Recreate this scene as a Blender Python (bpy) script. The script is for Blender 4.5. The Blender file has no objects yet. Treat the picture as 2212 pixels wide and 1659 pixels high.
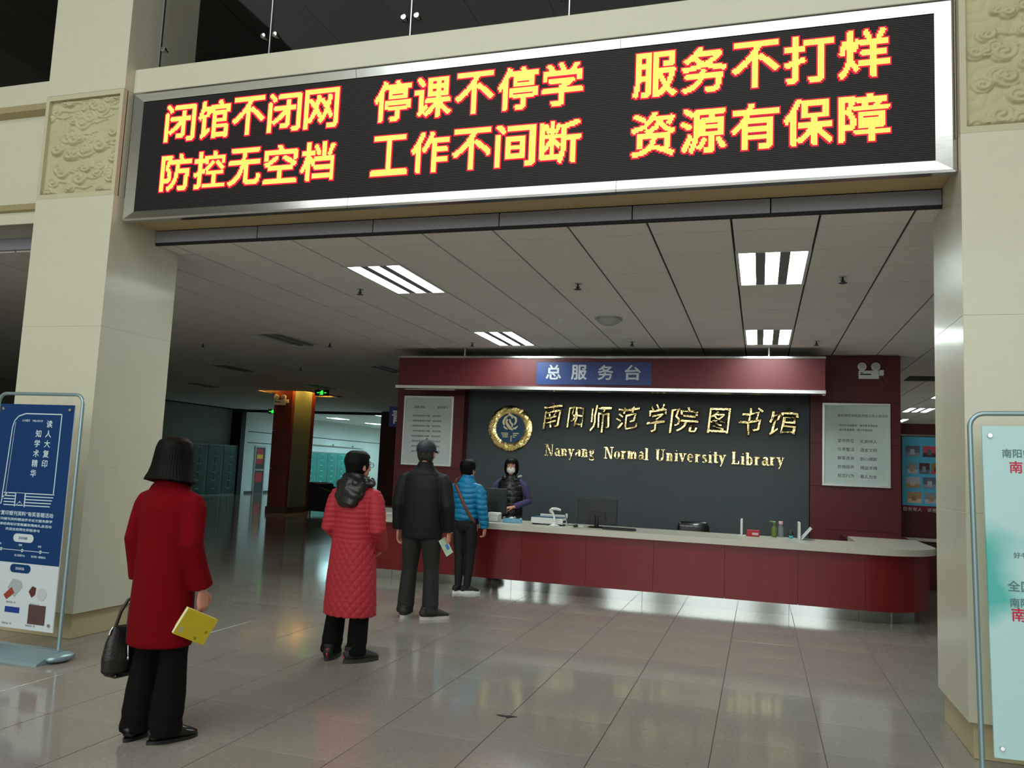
import bpy, bmesh, math, random
import numpy as np
from mathutils import Vector, Matrix
from mathutils.bvhtree import BVHTree
random.seed(7); rng = np.random.RandomState(5)
PI = math.pi
sc = bpy.context.scene
COL = sc.collection

# ------------------------------------------------------------------ camera
yaw, pitch, roll, FPX = 0.30148697, 0.10379883, 0.04407568, 1740.74
cam_d = bpy.data.cameras.new('camera'); cam = bpy.data.objects.new('camera', cam_d); COL.objects.link(cam)
fw = Vector((-math.sin(yaw)*math.cos(pitch), math.cos(yaw)*math.cos(pitch), math.sin(pitch)))
r0 = Vector((math.cos(yaw), math.sin(yaw), 0)); u0 = r0.cross(fw)
rt = r0*math.cos(roll)+u0*math.sin(roll); up = -r0*math.sin(roll)+u0*math.cos(roll)
M = Matrix((rt, up, -fw)).transposed().to_4x4(); M.translation = Vector((0, 0, 1.5))
cam.matrix_world = M
cam_d.sensor_fit = 'HORIZONTAL'; cam_d.sensor_width = 36; cam_d.lens = 36*FPX/2212
cam_d.clip_start = .05; cam_d.clip_end = 200
sc.camera = cam
# ------------------------------------------------------------------ colour management
sc.view_settings.view_transform = 'Standard'; sc.view_settings.look = 'None'
sc.view_settings.exposure = 0.12; sc.view_settings.gamma = 1.0
sc.view_settings.use_curve_mapping = False
# ------------------------------------------------------------------ world: pale overcast daylight outside the atrium
w = bpy.data.worlds.new('overcast'); sc.world = w; w.use_nodes = True
w.node_tree.nodes['Background'].inputs[0].default_value = (.80, .86, .88, 1)
w.node_tree.nodes['Background'].inputs[1].default_value = .35
# ------------------------------------------------------------------ large lamps: daylight in the atrium's windows
def area(name, loc, size, rot, power, color=(1, 1, 1)):
    l = bpy.data.lights.new(name, 'AREA'); l.shape = 'RECTANGLE'; l.size, l.size_y = size
    l.energy = power; l.color = color
    o = bpy.data.objects.new(name, l); COL.objects.link(o); o.location = loc; o.rotation_euler = rot
    return o
for i, (cx, wd) in enumerate(((-9.6, 3.0), (-5.6, 3.0), (-1.6, 3.0), (2.4, 3.0), (6.0, 2.4))):
    area('window_daylight', (cx, -13.9, 5.2), (wd, 5.6), (PI/2, 0, 0), 210, (.93, 1.0, .97))
area('skylight', (-2.5, -3.0, 8.7), (11, 9), (0, 0, 0), 700, (.96, 1.0, .96))

# ================================================================== helpers
def lin(c):
    return tuple(((v/255)/12.92 if v/255 <= .04045 else ((v/255+.055)/1.055)**2.4) for v in c)
MATS = {}
def mat(name, rgb, rough=.6, metal=0., emit=None, estr=0., noise=None, bump=None, coat=0., spec=.5, rnd=0., streak=None, coatr=.05, alpha=None, trans=0.):
    """rgb in sRGB 0-255; noise=(scale, amount); bump=(scale, strength); streak=(sx,sy,sz,amount)"""
    if name in MATS: return MATS[name]
    m = bpy.data.materials.new(name); m.use_nodes = True; nt = m.node_tree
    b = nt.nodes['Principled BSDF']; c = lin(rgb)
    b.inputs['Base Color'].default_value = (*c, 1); b.inputs['Roughness'].default_value = rough
    b.inputs['Metallic'].default_value = metal; b.inputs['Coat Weight'].default_value = coat
    b.inputs['Coat Roughness'].default_value = coatr
    b.inputs['Specular IOR Level'].default_value = spec
    b.inputs['Transmission Weight'].default_value = trans
    if emit: b.inputs['Emission Color'].default_value = (*lin(emit), 1); b.inputs['Emission Strength'].default_value = estr
    tc = nt.nodes.new('ShaderNodeTexCoord')
    fac = None
    def addfac(v):
        nonlocal fac
        if fac is None: fac = v; return
        n = nt.nodes.new('ShaderNodeMath'); n.operation = 'MULTIPLY'; nt.links.new(fac, n.inputs[0]); nt.links.new(v, n.inputs[1]); fac = n.outputs[0]
    def rangefac(src, amt):
        r = nt.nodes.new('ShaderNodeMapRange'); r.inputs[1].default_value = .25; r.inputs[2].default_value = .75
        r.inputs[3].default_value = 1-amt; r.inputs[4].default_value = 1+amt; nt.links.new(src, r.inputs[0]); addfac(r.outputs[0])
    if noise:
        for k, (s, a_) in enumerate(noise if isinstance(noise[0], tuple) else (noise,)):
            n = nt.nodes.new('ShaderNodeTexNoise'); n.inputs['Scale'].default_value = s; n.inputs['Detail'].default_value = 4
            nt.links.new(tc.outputs['Object'], n.inputs['Vector']); rangefac(n.outputs['Fac'], a_)
    if streak:
        mp = nt.nodes.new('ShaderNodeMapping'); mp.inputs['Scale'].default_value = streak[:3]
        n = nt.nodes.new('ShaderNodeTexNoise'); n.inputs['Scale'].default_value = 1; n.inputs['Detail'].default_value = 5
        nt.links.new(tc.outputs['Object'], mp.inputs[0]); nt.links.new(mp.outputs[0], n.inputs['Vector']); rangefac(n.outputs['Fac'], streak[3])
    if rnd:
        oi = nt.nodes.new('ShaderNodeObjectInfo'); r = nt.nodes.new('ShaderNodeMapRange')
        r.inputs[3].default_value = 1-rnd; r.inputs[4].default_value = 1+rnd; nt.links.new(oi.outputs['Random'], r.inputs[0]); addfac(r.outputs[0])
    if fac is not None:
        v = nt.nodes.new('ShaderNodeVectorMath'); v.operation = 'SCALE'; v.inputs[0].default_value = c
        nt.links.new(fac, v.inputs['Scale']); nt.links.new(v.outputs[0], b.inputs['Base Color'])
    if bump:
        n = nt.nodes.new('ShaderNodeTexNoise'); n.inputs['Scale'].default_value = bump[0]; n.inputs['Detail'].default_value = 3
        nt.links.new(tc.outputs['Object'], n.inputs['Vector'])
        bp = nt.nodes.new('ShaderNodeBump'); bp.inputs['Strength'].default_value = bump[1]; bp.inputs['Distance'].default_value = .01
        nt.links.new(n.outputs['Fac'], bp.inputs['Height']); nt.links.new(bp.outputs[0], b.inputs['Normal'])
    MATS[name] = m; return m

class MB:
    def __init__(s): s.v = []; s.f = []; s.m = []; s.mi = 0
    def add(s, v, f):
        o = len(s.v); s.v += [tuple(p) for p in v]; s.f += [tuple(i+o for i in q) for q in f]; s.m += [s.mi]*len(f); return s
    def box(s, x0, x1, y0, y1, z0, z1):
        return s.add([(x0,y0,z0),(x1,y0,z0),(x1,y1,z0),(x0,y1,z0),(x0,y0,z1),(x1,y0,z1),(x1,y1,z1),(x0,y1,z1)],
                     [(0,3,2,1),(4,5,6,7),(0,1,5,4),(1,2,6,5),(2,3,7,6),(3,0,4,7)])
    def bev(s, x0, x1, y0, y1, z0, z1, b):
        """box with all edges chamfered"""
        v = []; 
        for (X, ix) in ((x0, 1), (x1, -1)):
            for (Y, iy) in ((y0, 1), (y1, -1)):
                for (Z, iz) in ((z0, 1), (z1, -1)):
                    v += [(X, Y+iy*b, Z+iz*b), (X+ix*b, Y, Z+iz*b), (X+ix*b, Y+iy*b, Z)]
        bm = bmesh.new(); [bm.verts.new(p) for p in v]
        bmesh.ops.convex_hull(bm, input=bm.verts[:]); bm.verts.index_update()
        bmesh.ops.dissolve_limit(bm, angle_limit=.01, verts=bm.verts[:], edges=bm.edges[:])
        bm.verts.index_update()
        s.add([tuple(q.co) for q in bm.verts], [tuple(q.index for q in f.verts) for f in bm.faces]); bm.free(); return s
    def prism(s, pts, axis, a0, a1):
        """pts 2D polygon (CCW) extruded along axis ('x','y','z')"""
        def P(p, t): return {'x': (t, p[0], p[1]), 'y': (p[0], t, p[1]), 'z': (p[0], p[1], t)}[axis]
        n = len(pts); v = [P(p, a0) for p in pts]+[P(p, a1) for p in pts]
        f = [tuple(range(n))[::-1], tuple(range(n, 2*n))]+[(i, (i+1) % n, n+(i+1) % n, n+i) for i in range(n)]
        return s.add(v, f)
    def tube(s, path, rad, n=8, ref=(1, 0, 0), cap=True):
        """loft of ellipses along path; rad = r, list of r or of (ru, rv)"""
        P = [Vector(p) for p in path]; k = len(P)
        R = rad if isinstance(rad, (list, tuple)) else [rad]*k
        R = [(r, r) if not isinstance(r, (list, tuple)) else r for r in R]
        v = []; ref = Vector(ref)
        for i in range(k):
            T = (P[min(i+1, k-1)]-P[max(i-1, 0)]); T = T.normalized() if T.length > 1e-9 else Vector((0, 0, 1))
            U = ref-ref.dot(T)*T
            if U.length < .05: U = Vector((0, 1, 0))-T*T.y
            U.normalize(); V = T.cross(U)
            for j in range(n):
                a = 2*PI*j/n; v.append(P[i]+U*(math.cos(a)*R[i][0])+V*(math.sin(a)*R[i][1]))
        f = [(i*n+j, i*n+(j+1) % n, (i+1)*n+(j+1) % n, (i+1)*n+j) for i in range(k-1) for j in range(n)]
        if cap: f += [tuple(range(n))[::-1], tuple((k-1)*n+j for j in range(n))]
        return s.add(v, f)
    def ell(s, c, r, nu=12, nv=8):
        v = [(c[0], c[1], c[2]-r[2])]
        for i in range(1, nv):
            t = PI*i/nv
            for j in range(nu):
                a = 2*PI*j/nu; v.append((c[0]+r[0]*math.sin(t)*math.cos(a), c[1]+r[1]*math.sin(t)*math.sin(a), c[2]-r[2]*math.cos(t)))
        v.append((c[0], c[1], c[2]+r[2])); L = len(v)-1
        f = [(0, 1+(j+1) % nu, 1+j) for j in range(nu)]
        for i in range(nv-2):
            for j in range(nu): f.append((1+i*nu+j, 1+i*nu+(j+1) % nu, 1+(i+1)*nu+(j+1) % nu, 1+(i+1)*nu+j))
        f += [(1+(nv-2)*nu+j, 1+(nv-2)*nu+(j+1) % nu, L) for j in range(nu)]
        return s.add(v, f)
    def lathe(s, prof, n=20, c=(0, 0, 0), axis='z'):
        v = []
        for r, h in prof:
            for j in range(n):
                a = 2*PI*j/n; x, y = r*math.cos(a), r*math.sin(a)
                v.append({'z': (c[0]+x, c[1]+y, c[2]+h), 'y': (c[0]+x, c[1]+h, c[2]+y), 'x': (c[0]+h, c[1]+x, c[2]+y)}[axis])
        k = len(prof); f = [(i*n+j, i*n+(j+1) % n, (i+1)*n+(j+1) % n, (i+1)*n+j) for i in range(k-1) for j in range(n)]
        f += [tuple(range(n))[::-1], tuple((k-1)*n+j for j in range(n))]
        return s.add(v, f)
    def off(s, d):
        s.v = [(p[0]+d[0], p[1]+d[1], p[2]+d[2]) for p in s.v]; return s
    def mesh(s, name, mats, smooth=False):
        me = bpy.data.meshes.new(name); me.from_pydata(s.v, [], s.f)
        for m in (mats if isinstance(mats, (list, tuple)) else [mats]): me.materials.append(m)
        me.polygons.foreach_set('material_index', s.m)
        if smooth: me.polygons.foreach_set('use_smooth', [True]*len(me.polygons))
        bm = bmesh.new(); bm.from_mesh(me); bmesh.ops.recalc_face_normals(bm, faces=bm.faces[:]); bm.to_mesh(me); bm.free()
        me.update(); return me

def link(name, me, parent=None, loc=None):
    o = bpy.data.objects.new(name, me); COL.objects.link(o)
    if parent: o.parent = parent
    if loc is not None: o.location = loc
    return o
def smoothby(me, deg=35):
    me.polygons.foreach_set('use_smooth', [True]*len(me.polygons))
    try: me.set_sharp_from_angle(angle=math.radians(deg))
    except Exception: pass
def tag(o, label=None, cat=None, group=None, kind=None):
    if label: o['label'] = label
    if cat: o['category'] = cat
    if group: o['group'] = group
    if kind: o['kind'] = kind
    return o
def thing(name, label, cat, loc=(0, 0, 0), rz=0, group=None):
    o = bpy.data.objects.new(name, None); COL.objects.link(o); o.location = loc; o.rotation_euler = (0, 0, rz)
    o.empty_display_size = .1
    return tag(o, label, cat, group)
def part(name, mb, m, parent, smooth=0, world=True, label=None, kind=None):
    """mesh given in world coordinates (parent unrotated) or local (world=False)"""
    if world and parent is not None:
        L = Vector(parent.location)
        if parent.parent is not None: L = L+Vector(parent.parent.location)
        mb.off((-L[0], -L[1], -L[2]))
    me = mb.mesh(name, m)
    if smooth: smoothby(me, smooth)
    return tag(link(name, me, parent), label=label, kind=kind)
def struct(name, mb, m, label=None, smooth=0):
    me = mb.mesh(name, m)
    if smooth: smoothby(me, smooth)
    return tag(link(name, me), label=label, kind='structure')
def copytree(o, parent=None, loc=None, label=None):
    c = o.copy(); COL.objects.link(c); c.parent = parent
    if loc is not None: c.location = loc
    if label: c['label'] = label
    for ch in o.children: copytree(ch, c)
    return c
DG = None
def text_mb(body, size=1., bold=0., depth=0., bevel=0., res=3, font_scale=(1, 1), spacing=1., align='LEFT'):
    """text -> MB in the XZ plane, extruded along Y, front face at y=-depth"""
    cu = bpy.data.curves.new('t', 'FONT'); cu.body = body; cu.size = size; cu.offset = bold; cu.extrude = depth/2
    cu.bevel_depth = bevel; cu.bevel_resolution = 0; cu.resolution_u = res; cu.space_character = spacing; cu.align_x = align
    if depth == 0: cu.fill_mode = 'FRONT'
    o = bpy.data.objects.new('t', cu); COL.objects.link(o)
    dg = bpy.context.evaluated_depsgraph_get(); me = bpy.data.meshes.new_from_object(o.evaluated_get(dg))
    mb = MB(); mb.add([(v.co.x*font_scale[0], -v.co.z-depth/2, v.co.y*font_scale[1]) for v in me.vertices], [tuple(p.vertices) for p in me.polygons])
    bpy.data.objects.remove(o); bpy.data.curves.remove(cu); bpy.data.meshes.remove(me)
    return mb
def embolden(mb, d):
    """thicken strokes by laying shifted copies over each other"""
    v0, f0 = list(mb.v), list(mb.f)
    for dx, dz in ((d, 0), (-d, 0), (0, d), (0, -d)): mb.add([(p[0]+dx, p[1]+dx*.01+dz*.013, p[2]+dz) for p in v0], f0)
    return mb
def fit(mb, x0, x1, z0, z1, y):
    """scale an XZ text mesh into a box and put it at depth y"""
    a = np.array(mb.v); mn = a.min(0); mx = a.max(0)
    sx = (x1-x0)/max(mx[0]-mn[0], 1e-6); sz = (z1-z0)/max(mx[2]-mn[2], 1e-6)
    mb.v = [((p[0]-mn[0])*sx+x0, p[1]-mn[1]+y-(mx[1]-mn[1]), (p[2]-mn[2])*sz+z0) for p in mb.v]
    return mb
def fith(mb, x0, z0, h, y, stretch=1.):
    a = np.array(mb.v); mn = a.min(0); mx = a.max(0); s_ = h/max(mx[2]-mn[2], 1e-6)
    return fit(mb, x0, x0+(mx[0]-mn[0])*s_*stretch, z0, z0+h, y)

# ================================================================== materials
STONE = mat('cream_stone', (205, 202, 182), .38, noise=((.8, .03), (14, .02)), coat=.15, coatr=.12)
STONE2 = mat('honed_stone_edge', (196, 170, 126), .5, noise=((2, .05),))
RELIEF = mat('carved_sandstone', (186, 179, 144), .75, noise=((3, .06),), bump=(160, .15))
FLOORM = mat('polished_granite', (146, 139, 130), .10, noise=((1.1, .06), (90, .14), (24, .05)), rnd=.035, coat=.0, spec=.75)
GROUT = mat('floor_grout', (64, 60, 55), .7)
CEILM = mat('mineral_ceiling_tile', (232, 226, 220), .85, noise=((60, .04),), rnd=.02)
CEILD = mat('ceiling_gap', (46, 44, 42), .9)
STEEL = mat('brushed_steel', (205, 206, 206), .17, 1., bump=(6, .06), streak=(.6, 8, 60, .06))
STEELK = mat('mirror_steel', (168, 172, 170), .10, 1., bump=(3, .05))
WOODR = mat('red_veneer', (116, 13, 17), .38, streak=(14, 14, 1.2, .10), noise=((1.5, .08),), coat=.08, coatr=.2)
WOODP = mat('red_wall_veneer', (88, 17, 23), .5, streak=(14, 14, 1.2, .08), noise=((1.3, .08),), coat=.05, coatr=.2, rnd=.04)
SLATE = mat('slate_grey_panel', (62, 70, 76), .5, streak=(2, 2, 60, .07))
QUARTZ = mat('pale_countertop', (206, 200, 184), .3, noise=((70, .03),), coat=.2, coatr=.1)
BLK = mat('black_plastic', (18, 18, 20), .4)
BLKM = mat('black_matte', (12, 12, 13), .7)
WHITEP = mat('white_paint', (214, 218, 216), .6)
WHITEL = mat('white_plastic', (222, 224, 222), .4)
WALLG = mat('grey_wall_paint', (150, 152, 146), .7)
GOLD = mat('polished_gold', (236, 212, 150), .12, 1., bump=(30, .5))
ALU = mat('satin_aluminium', (190, 194, 196), .3, 1.)
SKIN = mat('skin', (205, 142, 120), .5, noise=((30, .04),))
HAIR = mat('black_hair', (6, 5, 5), .6, streak=(90, 90, 6, .35), bump=(120, .3), spec=.15)
TUBE_ON = mat('lit_tube', (255, 255, 255), .5, emit=(240, 255, 250), estr=30)
TUBE_OFF = mat('unlit_tube', (205, 207, 205), .35)
TUBE_FAR = mat('lit_tube_corridor', (255, 255, 255), .5, emit=(190, 240, 250), estr=65)
REFL = mat('light_reflector', (120, 128, 126), .6)
BEAMY0, COLF, OPL, OPR, CEILZ = 5.31, 5.23, -5.17, 1.13, 3.34

# ================================================================== tiled floor and ceiling
Minv = M.inverted()
def px(P):
    q = Minv @ Vector(P)
    if q.z > -.1: return None
    return (1106+FPX*q.x/-q.z, 829.5-FPX*q.y/-q.z)
def onscreen_area(x0, x1, y0, y1, z):
    c = [px((x, y, z)) for x, y in ((x0, y0), (x1, y0), (x1, y1), (x0, y1))]
    if any(p is None for p in c): return 0
    cx = sum(p[0] for p in c)/4; cy = sum(p[1] for p in c)/4
    if not (-60 < cx < 2270 and -60 < cy < 1720): return 0
    return abs(sum(c[i][0]*c[(i+1) % 4][1]-c[(i+1) % 4][0]*c[i][1] for i in range(4)))/2
def tile_field(parent, name, ox, oy, xr, yr, z0, z1, gx, gy, m, skip, vis, sign=1):
    cells = []
    i0, i1 = math.floor((xr[0]-ox)/.6), math.ceil((xr[1]-ox)/.6); j0, j1 = math.floor((yr[0]-oy)/.6), math.ceil((yr[1]-oy)/.6)
    for i in range(i0, i1):
        for j in range(j0, j1):
            a, b = max(ox+i*.6, xr[0]), min(ox+i*.6+.6, xr[1]); c, d = max(oy+j*.6, yr[0]), min(oy+j*.6+.6, yr[1])
            if b-a < .03 or d-c < .03 or skip((a+b)/2, (c+d)/2): continue
            ar = onscreen_area(a, b, c, d, z0) if (vis((a+b)/2, (c+d)/2) and b-a > .59 and d-c > .59) else 0
            cells.append((ar, a, b, c, d))
    cells.sort(reverse=True)
    t = MB().bev(-.3+gx/2, .3-gx/2, -.3+gy/2, .3-gy/2, 0, z1-z0, .0004).mesh(name, m)
    rest = MB()
    for k, (ar, a, b, c, d) in enumerate(cells):
        if k < 300 and ar > 0: link(name, t, parent, ((a+b)/2, (c+d)/2, z0))
        else: rest.box(a+gx/2, b-gx/2, c+gy/2, d-gy/2, z0, z1)
    tag(link(name+'_field', rest.mesh(name+'_field', m), parent), kind='stuff')
floor = struct('floor', MB().box(-22, 9, -14, 41, -.2, -.003), GROUT, label='polished grey granite tile floor with dark joints')
tile_field(floor, 'floor_tile', -.84, 4.98-.6, (-22, 9), (-14, 41), -.003, 0, .005, .0035, FLOORM, lambda x, y: False,
           lambda x, y: (y < 9.8 and -6.5 < x < 1.9) or (9.8 < y < 18 and x < -5.5) or (x > 1.95 and y < 13.2))
LIT = [(-.22, 6.7), (-.22, 10.3), (-3.82, 6.7), (-3.82, 10.3)]
OFFL = [(-7.42, 10.3), (-7.42, 13.9), (-7.42, 17.5), (-11.02, 13.9), (-11.02, 17.5), (-7.42, 21.1), (-11.02, 24.7), (-14.62, 17.5)]
FARL = [(-18.22, 31.3), (-18.22, 34.9), (-14.62, 28.3), (-14.62, 31.9), (-14.62, 35.5), (-18.22, 38.5)]  # the later entries are unseen lamps added to brighten the corridor
RIGL = [(5.78, 17.5), (5.78, 21.1), (5.78, 10.3), (5.78, 13.9), (3.38, 17.5), (3.38, 21.1), (3.38, 24.7)]  # the outer column of lamps is unseen, added to brighten the right side
def is_light(x, y):
    for (a, b) in LIT+OFFL+FARL+RIGL:
        if a < x < a+.6 and b < y < b+1.2: return True
    return -13.42 < x < -11.9 and 19.2 < y < 21.0
ceil = struct('ceiling', MB().box(-22, 9, 5.80, 41, 3.52, 3.7), CEILD, label='suspended ceiling of square grey mineral tiles')
# dark carrier sheet just above the tiles, left open at the lamps and the cove
cs = MB()
xs = sorted({-22, 9}|{round(-.22+.6*k, 3) for k in range(-36, 16)}); ys = sorted({5.785, 41}|{round(6.7+.6*k, 3) for k in range(-1, 58)})
for i in range(len(xs)-1):
    run = None
    for j in range(len(ys)-1):
        hole = is_light((xs[i]+xs[i+1])/2, (ys[j]+ys[j+1])/2)
        if not hole and run is None: run = ys[j]
        if (hole or j == len(ys)-2) and run is not None:
            e_ = ys[j] if hole else ys[j+1]
            if e_ > run: cs.box(xs[i], xs[i+1], run, e_, CEILZ+.014, CEILZ+.03)
            run = None
tag(link('ceiling_grid', cs.mesh('ceiling_grid', CEILD), ceil))
tile_field(ceil, 'ceiling_tile', -.22, 6.7, (-22, 9), (5.78, 41), CEILZ, CEILZ+.014, .017, .008, CEILM, is_light,
           lambda x, y: (y < 11.8 or x < -5.7 or x > 1.9))
# ------------------------------------------------------------------ walls
struct('wall_left', MB().box(-22, -19.86, 5.8, 27.3, 0, 3.5), WALLG, label='grey side wall behind the dark lockers')
struct('trim_1', MB().box(-20.0, -12.0, 27.3, 27.36, 3.24, 3.34).box(-19.86, -19.4, 27.02, 27.3, 0, 3.34).box(-19.86, -19.8, 21, 27.3, 3.3, 3.34), BLKM, label='dark header strip under the ceiling where the lit corridor starts')
wc = struct('wall_corridor', MB().box(-22, -20.0, 28.2, 31.9, 0, 3.5).box(-22, -19.9, 27.9, 28.2, 0, 3.5), WHITEP, label='white corridor wall with recessed joints')
struct('wall_corridor_rear', MB().box(-22, -20.04, 31.9, 41, 0, 3.5), WHITEP, label='white corridor wall above the teal lockers')
part('wall_groove', MB().box(-20.005, -19.995, 28.2, 31.9, 2.50, 2.53).box(-20.045, -20.03, 31.9, 40.7, 2.50, 2.53).box(-20.005, -19.995, 28.2, 31.6, 2.05, 2.08), BLKM, wc, label='dark horizontal joint')
part('hook_rail', MB().box(-20.04, -19.97, 32.4, 38.4, 2.16, 2.2).box(-20, -19.93, 33.0, 33.06, 2.2, 2.28).box(-20, -19.93, 35.2, 35.26, 2.2, 2.28).box(-20, -19.93, 37.2, 37.26, 2.2, 2.28), ALU, wc)
struct('wall_back', MB().box(-22, 9, 41, 41.3, 0, 3.5).box(-20, -12, 40.7, 41, 0, 3.34), mat('cream_wall_paint', (206, 204, 176), .7), label='cream end wall of the corridor')
struct('wall_right', MB().box(9, 9.3, 5.8, 41, 0, 3.5), WALLG)
struct('wall_atrium_left', MB().box(-12.6, -12.3, -14, 5.8, 0, 9), mat('atrium_wall', (196, 192, 172), .7), label='plain side wall of the entrance hall')
struct('wall_atrium_right', MB().box(8, 8.3, -14, 5.8, 0, 9), mat('atrium_wall', (196, 192, 172), .7))
wb = MB()
wins = ((-9.6, 3.0), (-5.6, 3.0), (-1.6, 3.0), (2.4, 3.0), (6.0, 2.4))
wb.box(-12.6, 8.3, -14.3, -14, 0, 2.2).box(-12.6, 8.3, -14.3, -14, 8.1, 9); xx = -12.6
for cx, wd in wins: wb.box(xx, cx-wd/2, -14.3, -14, 2.2, 8.1); xx = cx+wd/2
wb.box(xx, 8.3, -14.3, -14, 2.2, 8.1)
struct('wall_atrium_back', wb, mat('atrium_wall', (196, 192, 172), .7))
for k, (cx, wd) in enumerate(wins):
    fr = MB().box(cx-.03, cx+.03, -14.06, -14.0, 2.2, 8.1)
    for z in (2.2, 4.1, 6.1, 8.05): fr.box(cx-wd/2, cx+wd/2, -14.06, -14.0, z, z+.06)
    struct('window_%d' % (k+1), fr, ALU, label='tall entrance hall window frame')
struct('ceiling_atrium', MB().box(-12.6, 8.3, -14.3, 5.8, 9, 9.2), mat('atrium_ceiling', (150, 148, 140), .8))
# ------------------------------------------------------------------ upper storey behind the glass
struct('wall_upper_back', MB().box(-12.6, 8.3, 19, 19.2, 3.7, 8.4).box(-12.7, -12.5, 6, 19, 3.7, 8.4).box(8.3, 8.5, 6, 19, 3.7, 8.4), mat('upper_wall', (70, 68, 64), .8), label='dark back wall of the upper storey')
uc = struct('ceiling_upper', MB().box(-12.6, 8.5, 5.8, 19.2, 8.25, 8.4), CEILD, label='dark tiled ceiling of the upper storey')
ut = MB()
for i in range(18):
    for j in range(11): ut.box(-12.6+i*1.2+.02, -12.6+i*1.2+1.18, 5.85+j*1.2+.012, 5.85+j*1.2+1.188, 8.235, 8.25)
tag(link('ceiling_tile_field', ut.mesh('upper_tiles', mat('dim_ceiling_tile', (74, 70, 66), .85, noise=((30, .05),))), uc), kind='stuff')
for k, (x, y) in enumerate(((-6.3, 8.2), (-3.4, 9.4), (-.6, 8.8), (-7.9, 9.0))):
    o = MB().lathe([(.11, 0), (.13, .02), (.13, .06)], 16).off((x, y, 8.175)).mesh('downlight', ALU)
    tag(link('downlight', o), 'small round ceiling downlight on the upper storey, %s' % ('above the left end of the LED sign', 'above the middle of the LED sign', 'above the right part of the LED sign', 'left of the stone column')[k], 'ceiling light', 'upper storey downlights')
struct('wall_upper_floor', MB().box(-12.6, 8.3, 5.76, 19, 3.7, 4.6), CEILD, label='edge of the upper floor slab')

# ================================================================== stone columns, beams
def relief_mesh(w_, h_, seed, flow):
    nx, nz = 150, int(150*h_/w_); R = np.random.RandomState(seed)
    X, Z = np.meshgrid(np.linspace(0, w_, nx+1), np.linspace(0, h_, nz+1)); Hh = np.zeros_like(X)
    ca, sa = math.cos(flow), math.sin(flow)
    # flowing streams
    u = X*ca+Z*sa; v_ = -X*sa+Z*ca
    st = v_+.03*np.sin(u*16)+.014*np.sin(u*37+2)
    Hh += .0028*np.abs(np.sin(st*42))**.6
    cs_ = []
    for k in range(12):
        cx, cz = (k % 3+.2+.7*R.rand())/3*w_, (k//3+.1+.8*R.rand())/4*h_
        for q in range(4):
            cs_.append((cx+(q-1.5)*.075*ca+R.randn()*.022, cz+(q-1.5)*.075*sa+R.randn()*.03, .042+.045*R.rand(), R.rand()*6.28, .6+.4*R.rand()))
    for (cx, cz, r, ph, a) in cs_:
        dx, dz = X-cx, (Z-cz)*1.25; d = np.sqrt(dx*dx+dz*dz)/r; th = np.arctan2(dz, dx)
        inside = d < 1
        prof = .006+.012*a*np.sqrt(np.clip(1-d*d, 0, 1))+.0035*np.cos(2*PI*(d*1.6)-th-ph)*(d < .85)
        Hh = np.where(inside, np.maximum(Hh, prof), Hh)
        tail = (np.abs(dz-.012*np.sin(dx*30)) < (.02*(1-np.clip(dx*ca/.2, 0, 1)))) & (dx*ca > 0) & (dx*ca < .2)
        Hh = np.where(tail, np.maximum(Hh, .009), Hh)
    for _ in range(1): Hh[1:-1, 1:-1] = (Hh[1:-1, 1:-1]*4+Hh[:-2, 1:-1]+Hh[2:, 1:-1]+Hh[1:-1, :-2]+Hh[1:-1, 2:])/8
    e = np.minimum(np.minimum(X, w_-X), np.minimum(Z, h_-Z)); Hh *= np.clip(e/.02, 0, 1)
    mb = MB(); W1 = nx+1
    v = np.stack([X, -Hh*1.9, Z], -1).reshape(-1, 3); mb.v = [tuple(p) for p in v.tolist()]
    idx = np.arange((nx+1)*(nz+1)).reshape(nz+1, nx+1)
    q = np.stack([idx[:-1, :-1], idx[:-1, 1:], idx[1:, 1:], idx[1:, :-1]], -1).reshape(-1, 4)
    mb.f = [tuple(r) for r in q.tolist()]; mb.m = [0]*len(mb.f); return mb
def column(x0, x1, label, seed, flow, side):
    t = thing('stone_column', label, 'column', ((x0+x1)/2, COLF+.41, 0))
    g = .004
    # cladding slabs: joints between storeys
    zs = [.2, 1.36, 2.51, 3.62]
    for a, b in zip(zs[:-1], zs[1:]): part('stone_slab', MB().bev(x0, x1, COLF, 6.05, a+.0003, b-.0003, .0012), STONE, t)
    part('stone_slab', MB().bev(x0, x1, COLF, 6.05, 4.545, 8.6, .006), STONE, t)
    part('stone_slab', MB().bev(x0, x1, COLF+.04, 6.05, 3.62, 4.545, .002), STONE, t)
    fx = .035; rf = MB()
    rf.box(x0, x0+fx, COLF, COLF+.05, 3.62, 4.545).box(x1-fx, x1, COLF, COLF+.05, 3.62, 4.545)
    rf.box(x0+fx, x1-fx, COLF, COLF+.05, 3.62, 3.66).box(x0+fx, x1-fx, COLF, COLF+.05, 4.505, 4.545)
    part('relief_border', rf, mat('relief_edge_stone', (192, 186, 158), .6), t)
    r = relief_mesh(x1-x0-2*fx, 4.505-3.66, seed, flow); r.off((x0+fx, COLF+.035, 3.66))
    part('relief_panel', r, RELIEF, t, smooth=80, label='sandstone panel carved with curling clouds')
    part('plinth', MB().bev(x0+.03, x1-.03, COLF+.03, 6.02, 0, .2, .004), mat('plinth_stone', (186, 172, 138), .4, noise=((3, .06),)), t)
    return t
column(-6.0, OPL, 'cream stone column left of the LED sign with a carved cloud panel', 3, .75, -1)
column(OPR, 1.96, 'cream stone column right of the LED sign with a carved cloud panel', 11, .6, 1)
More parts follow.
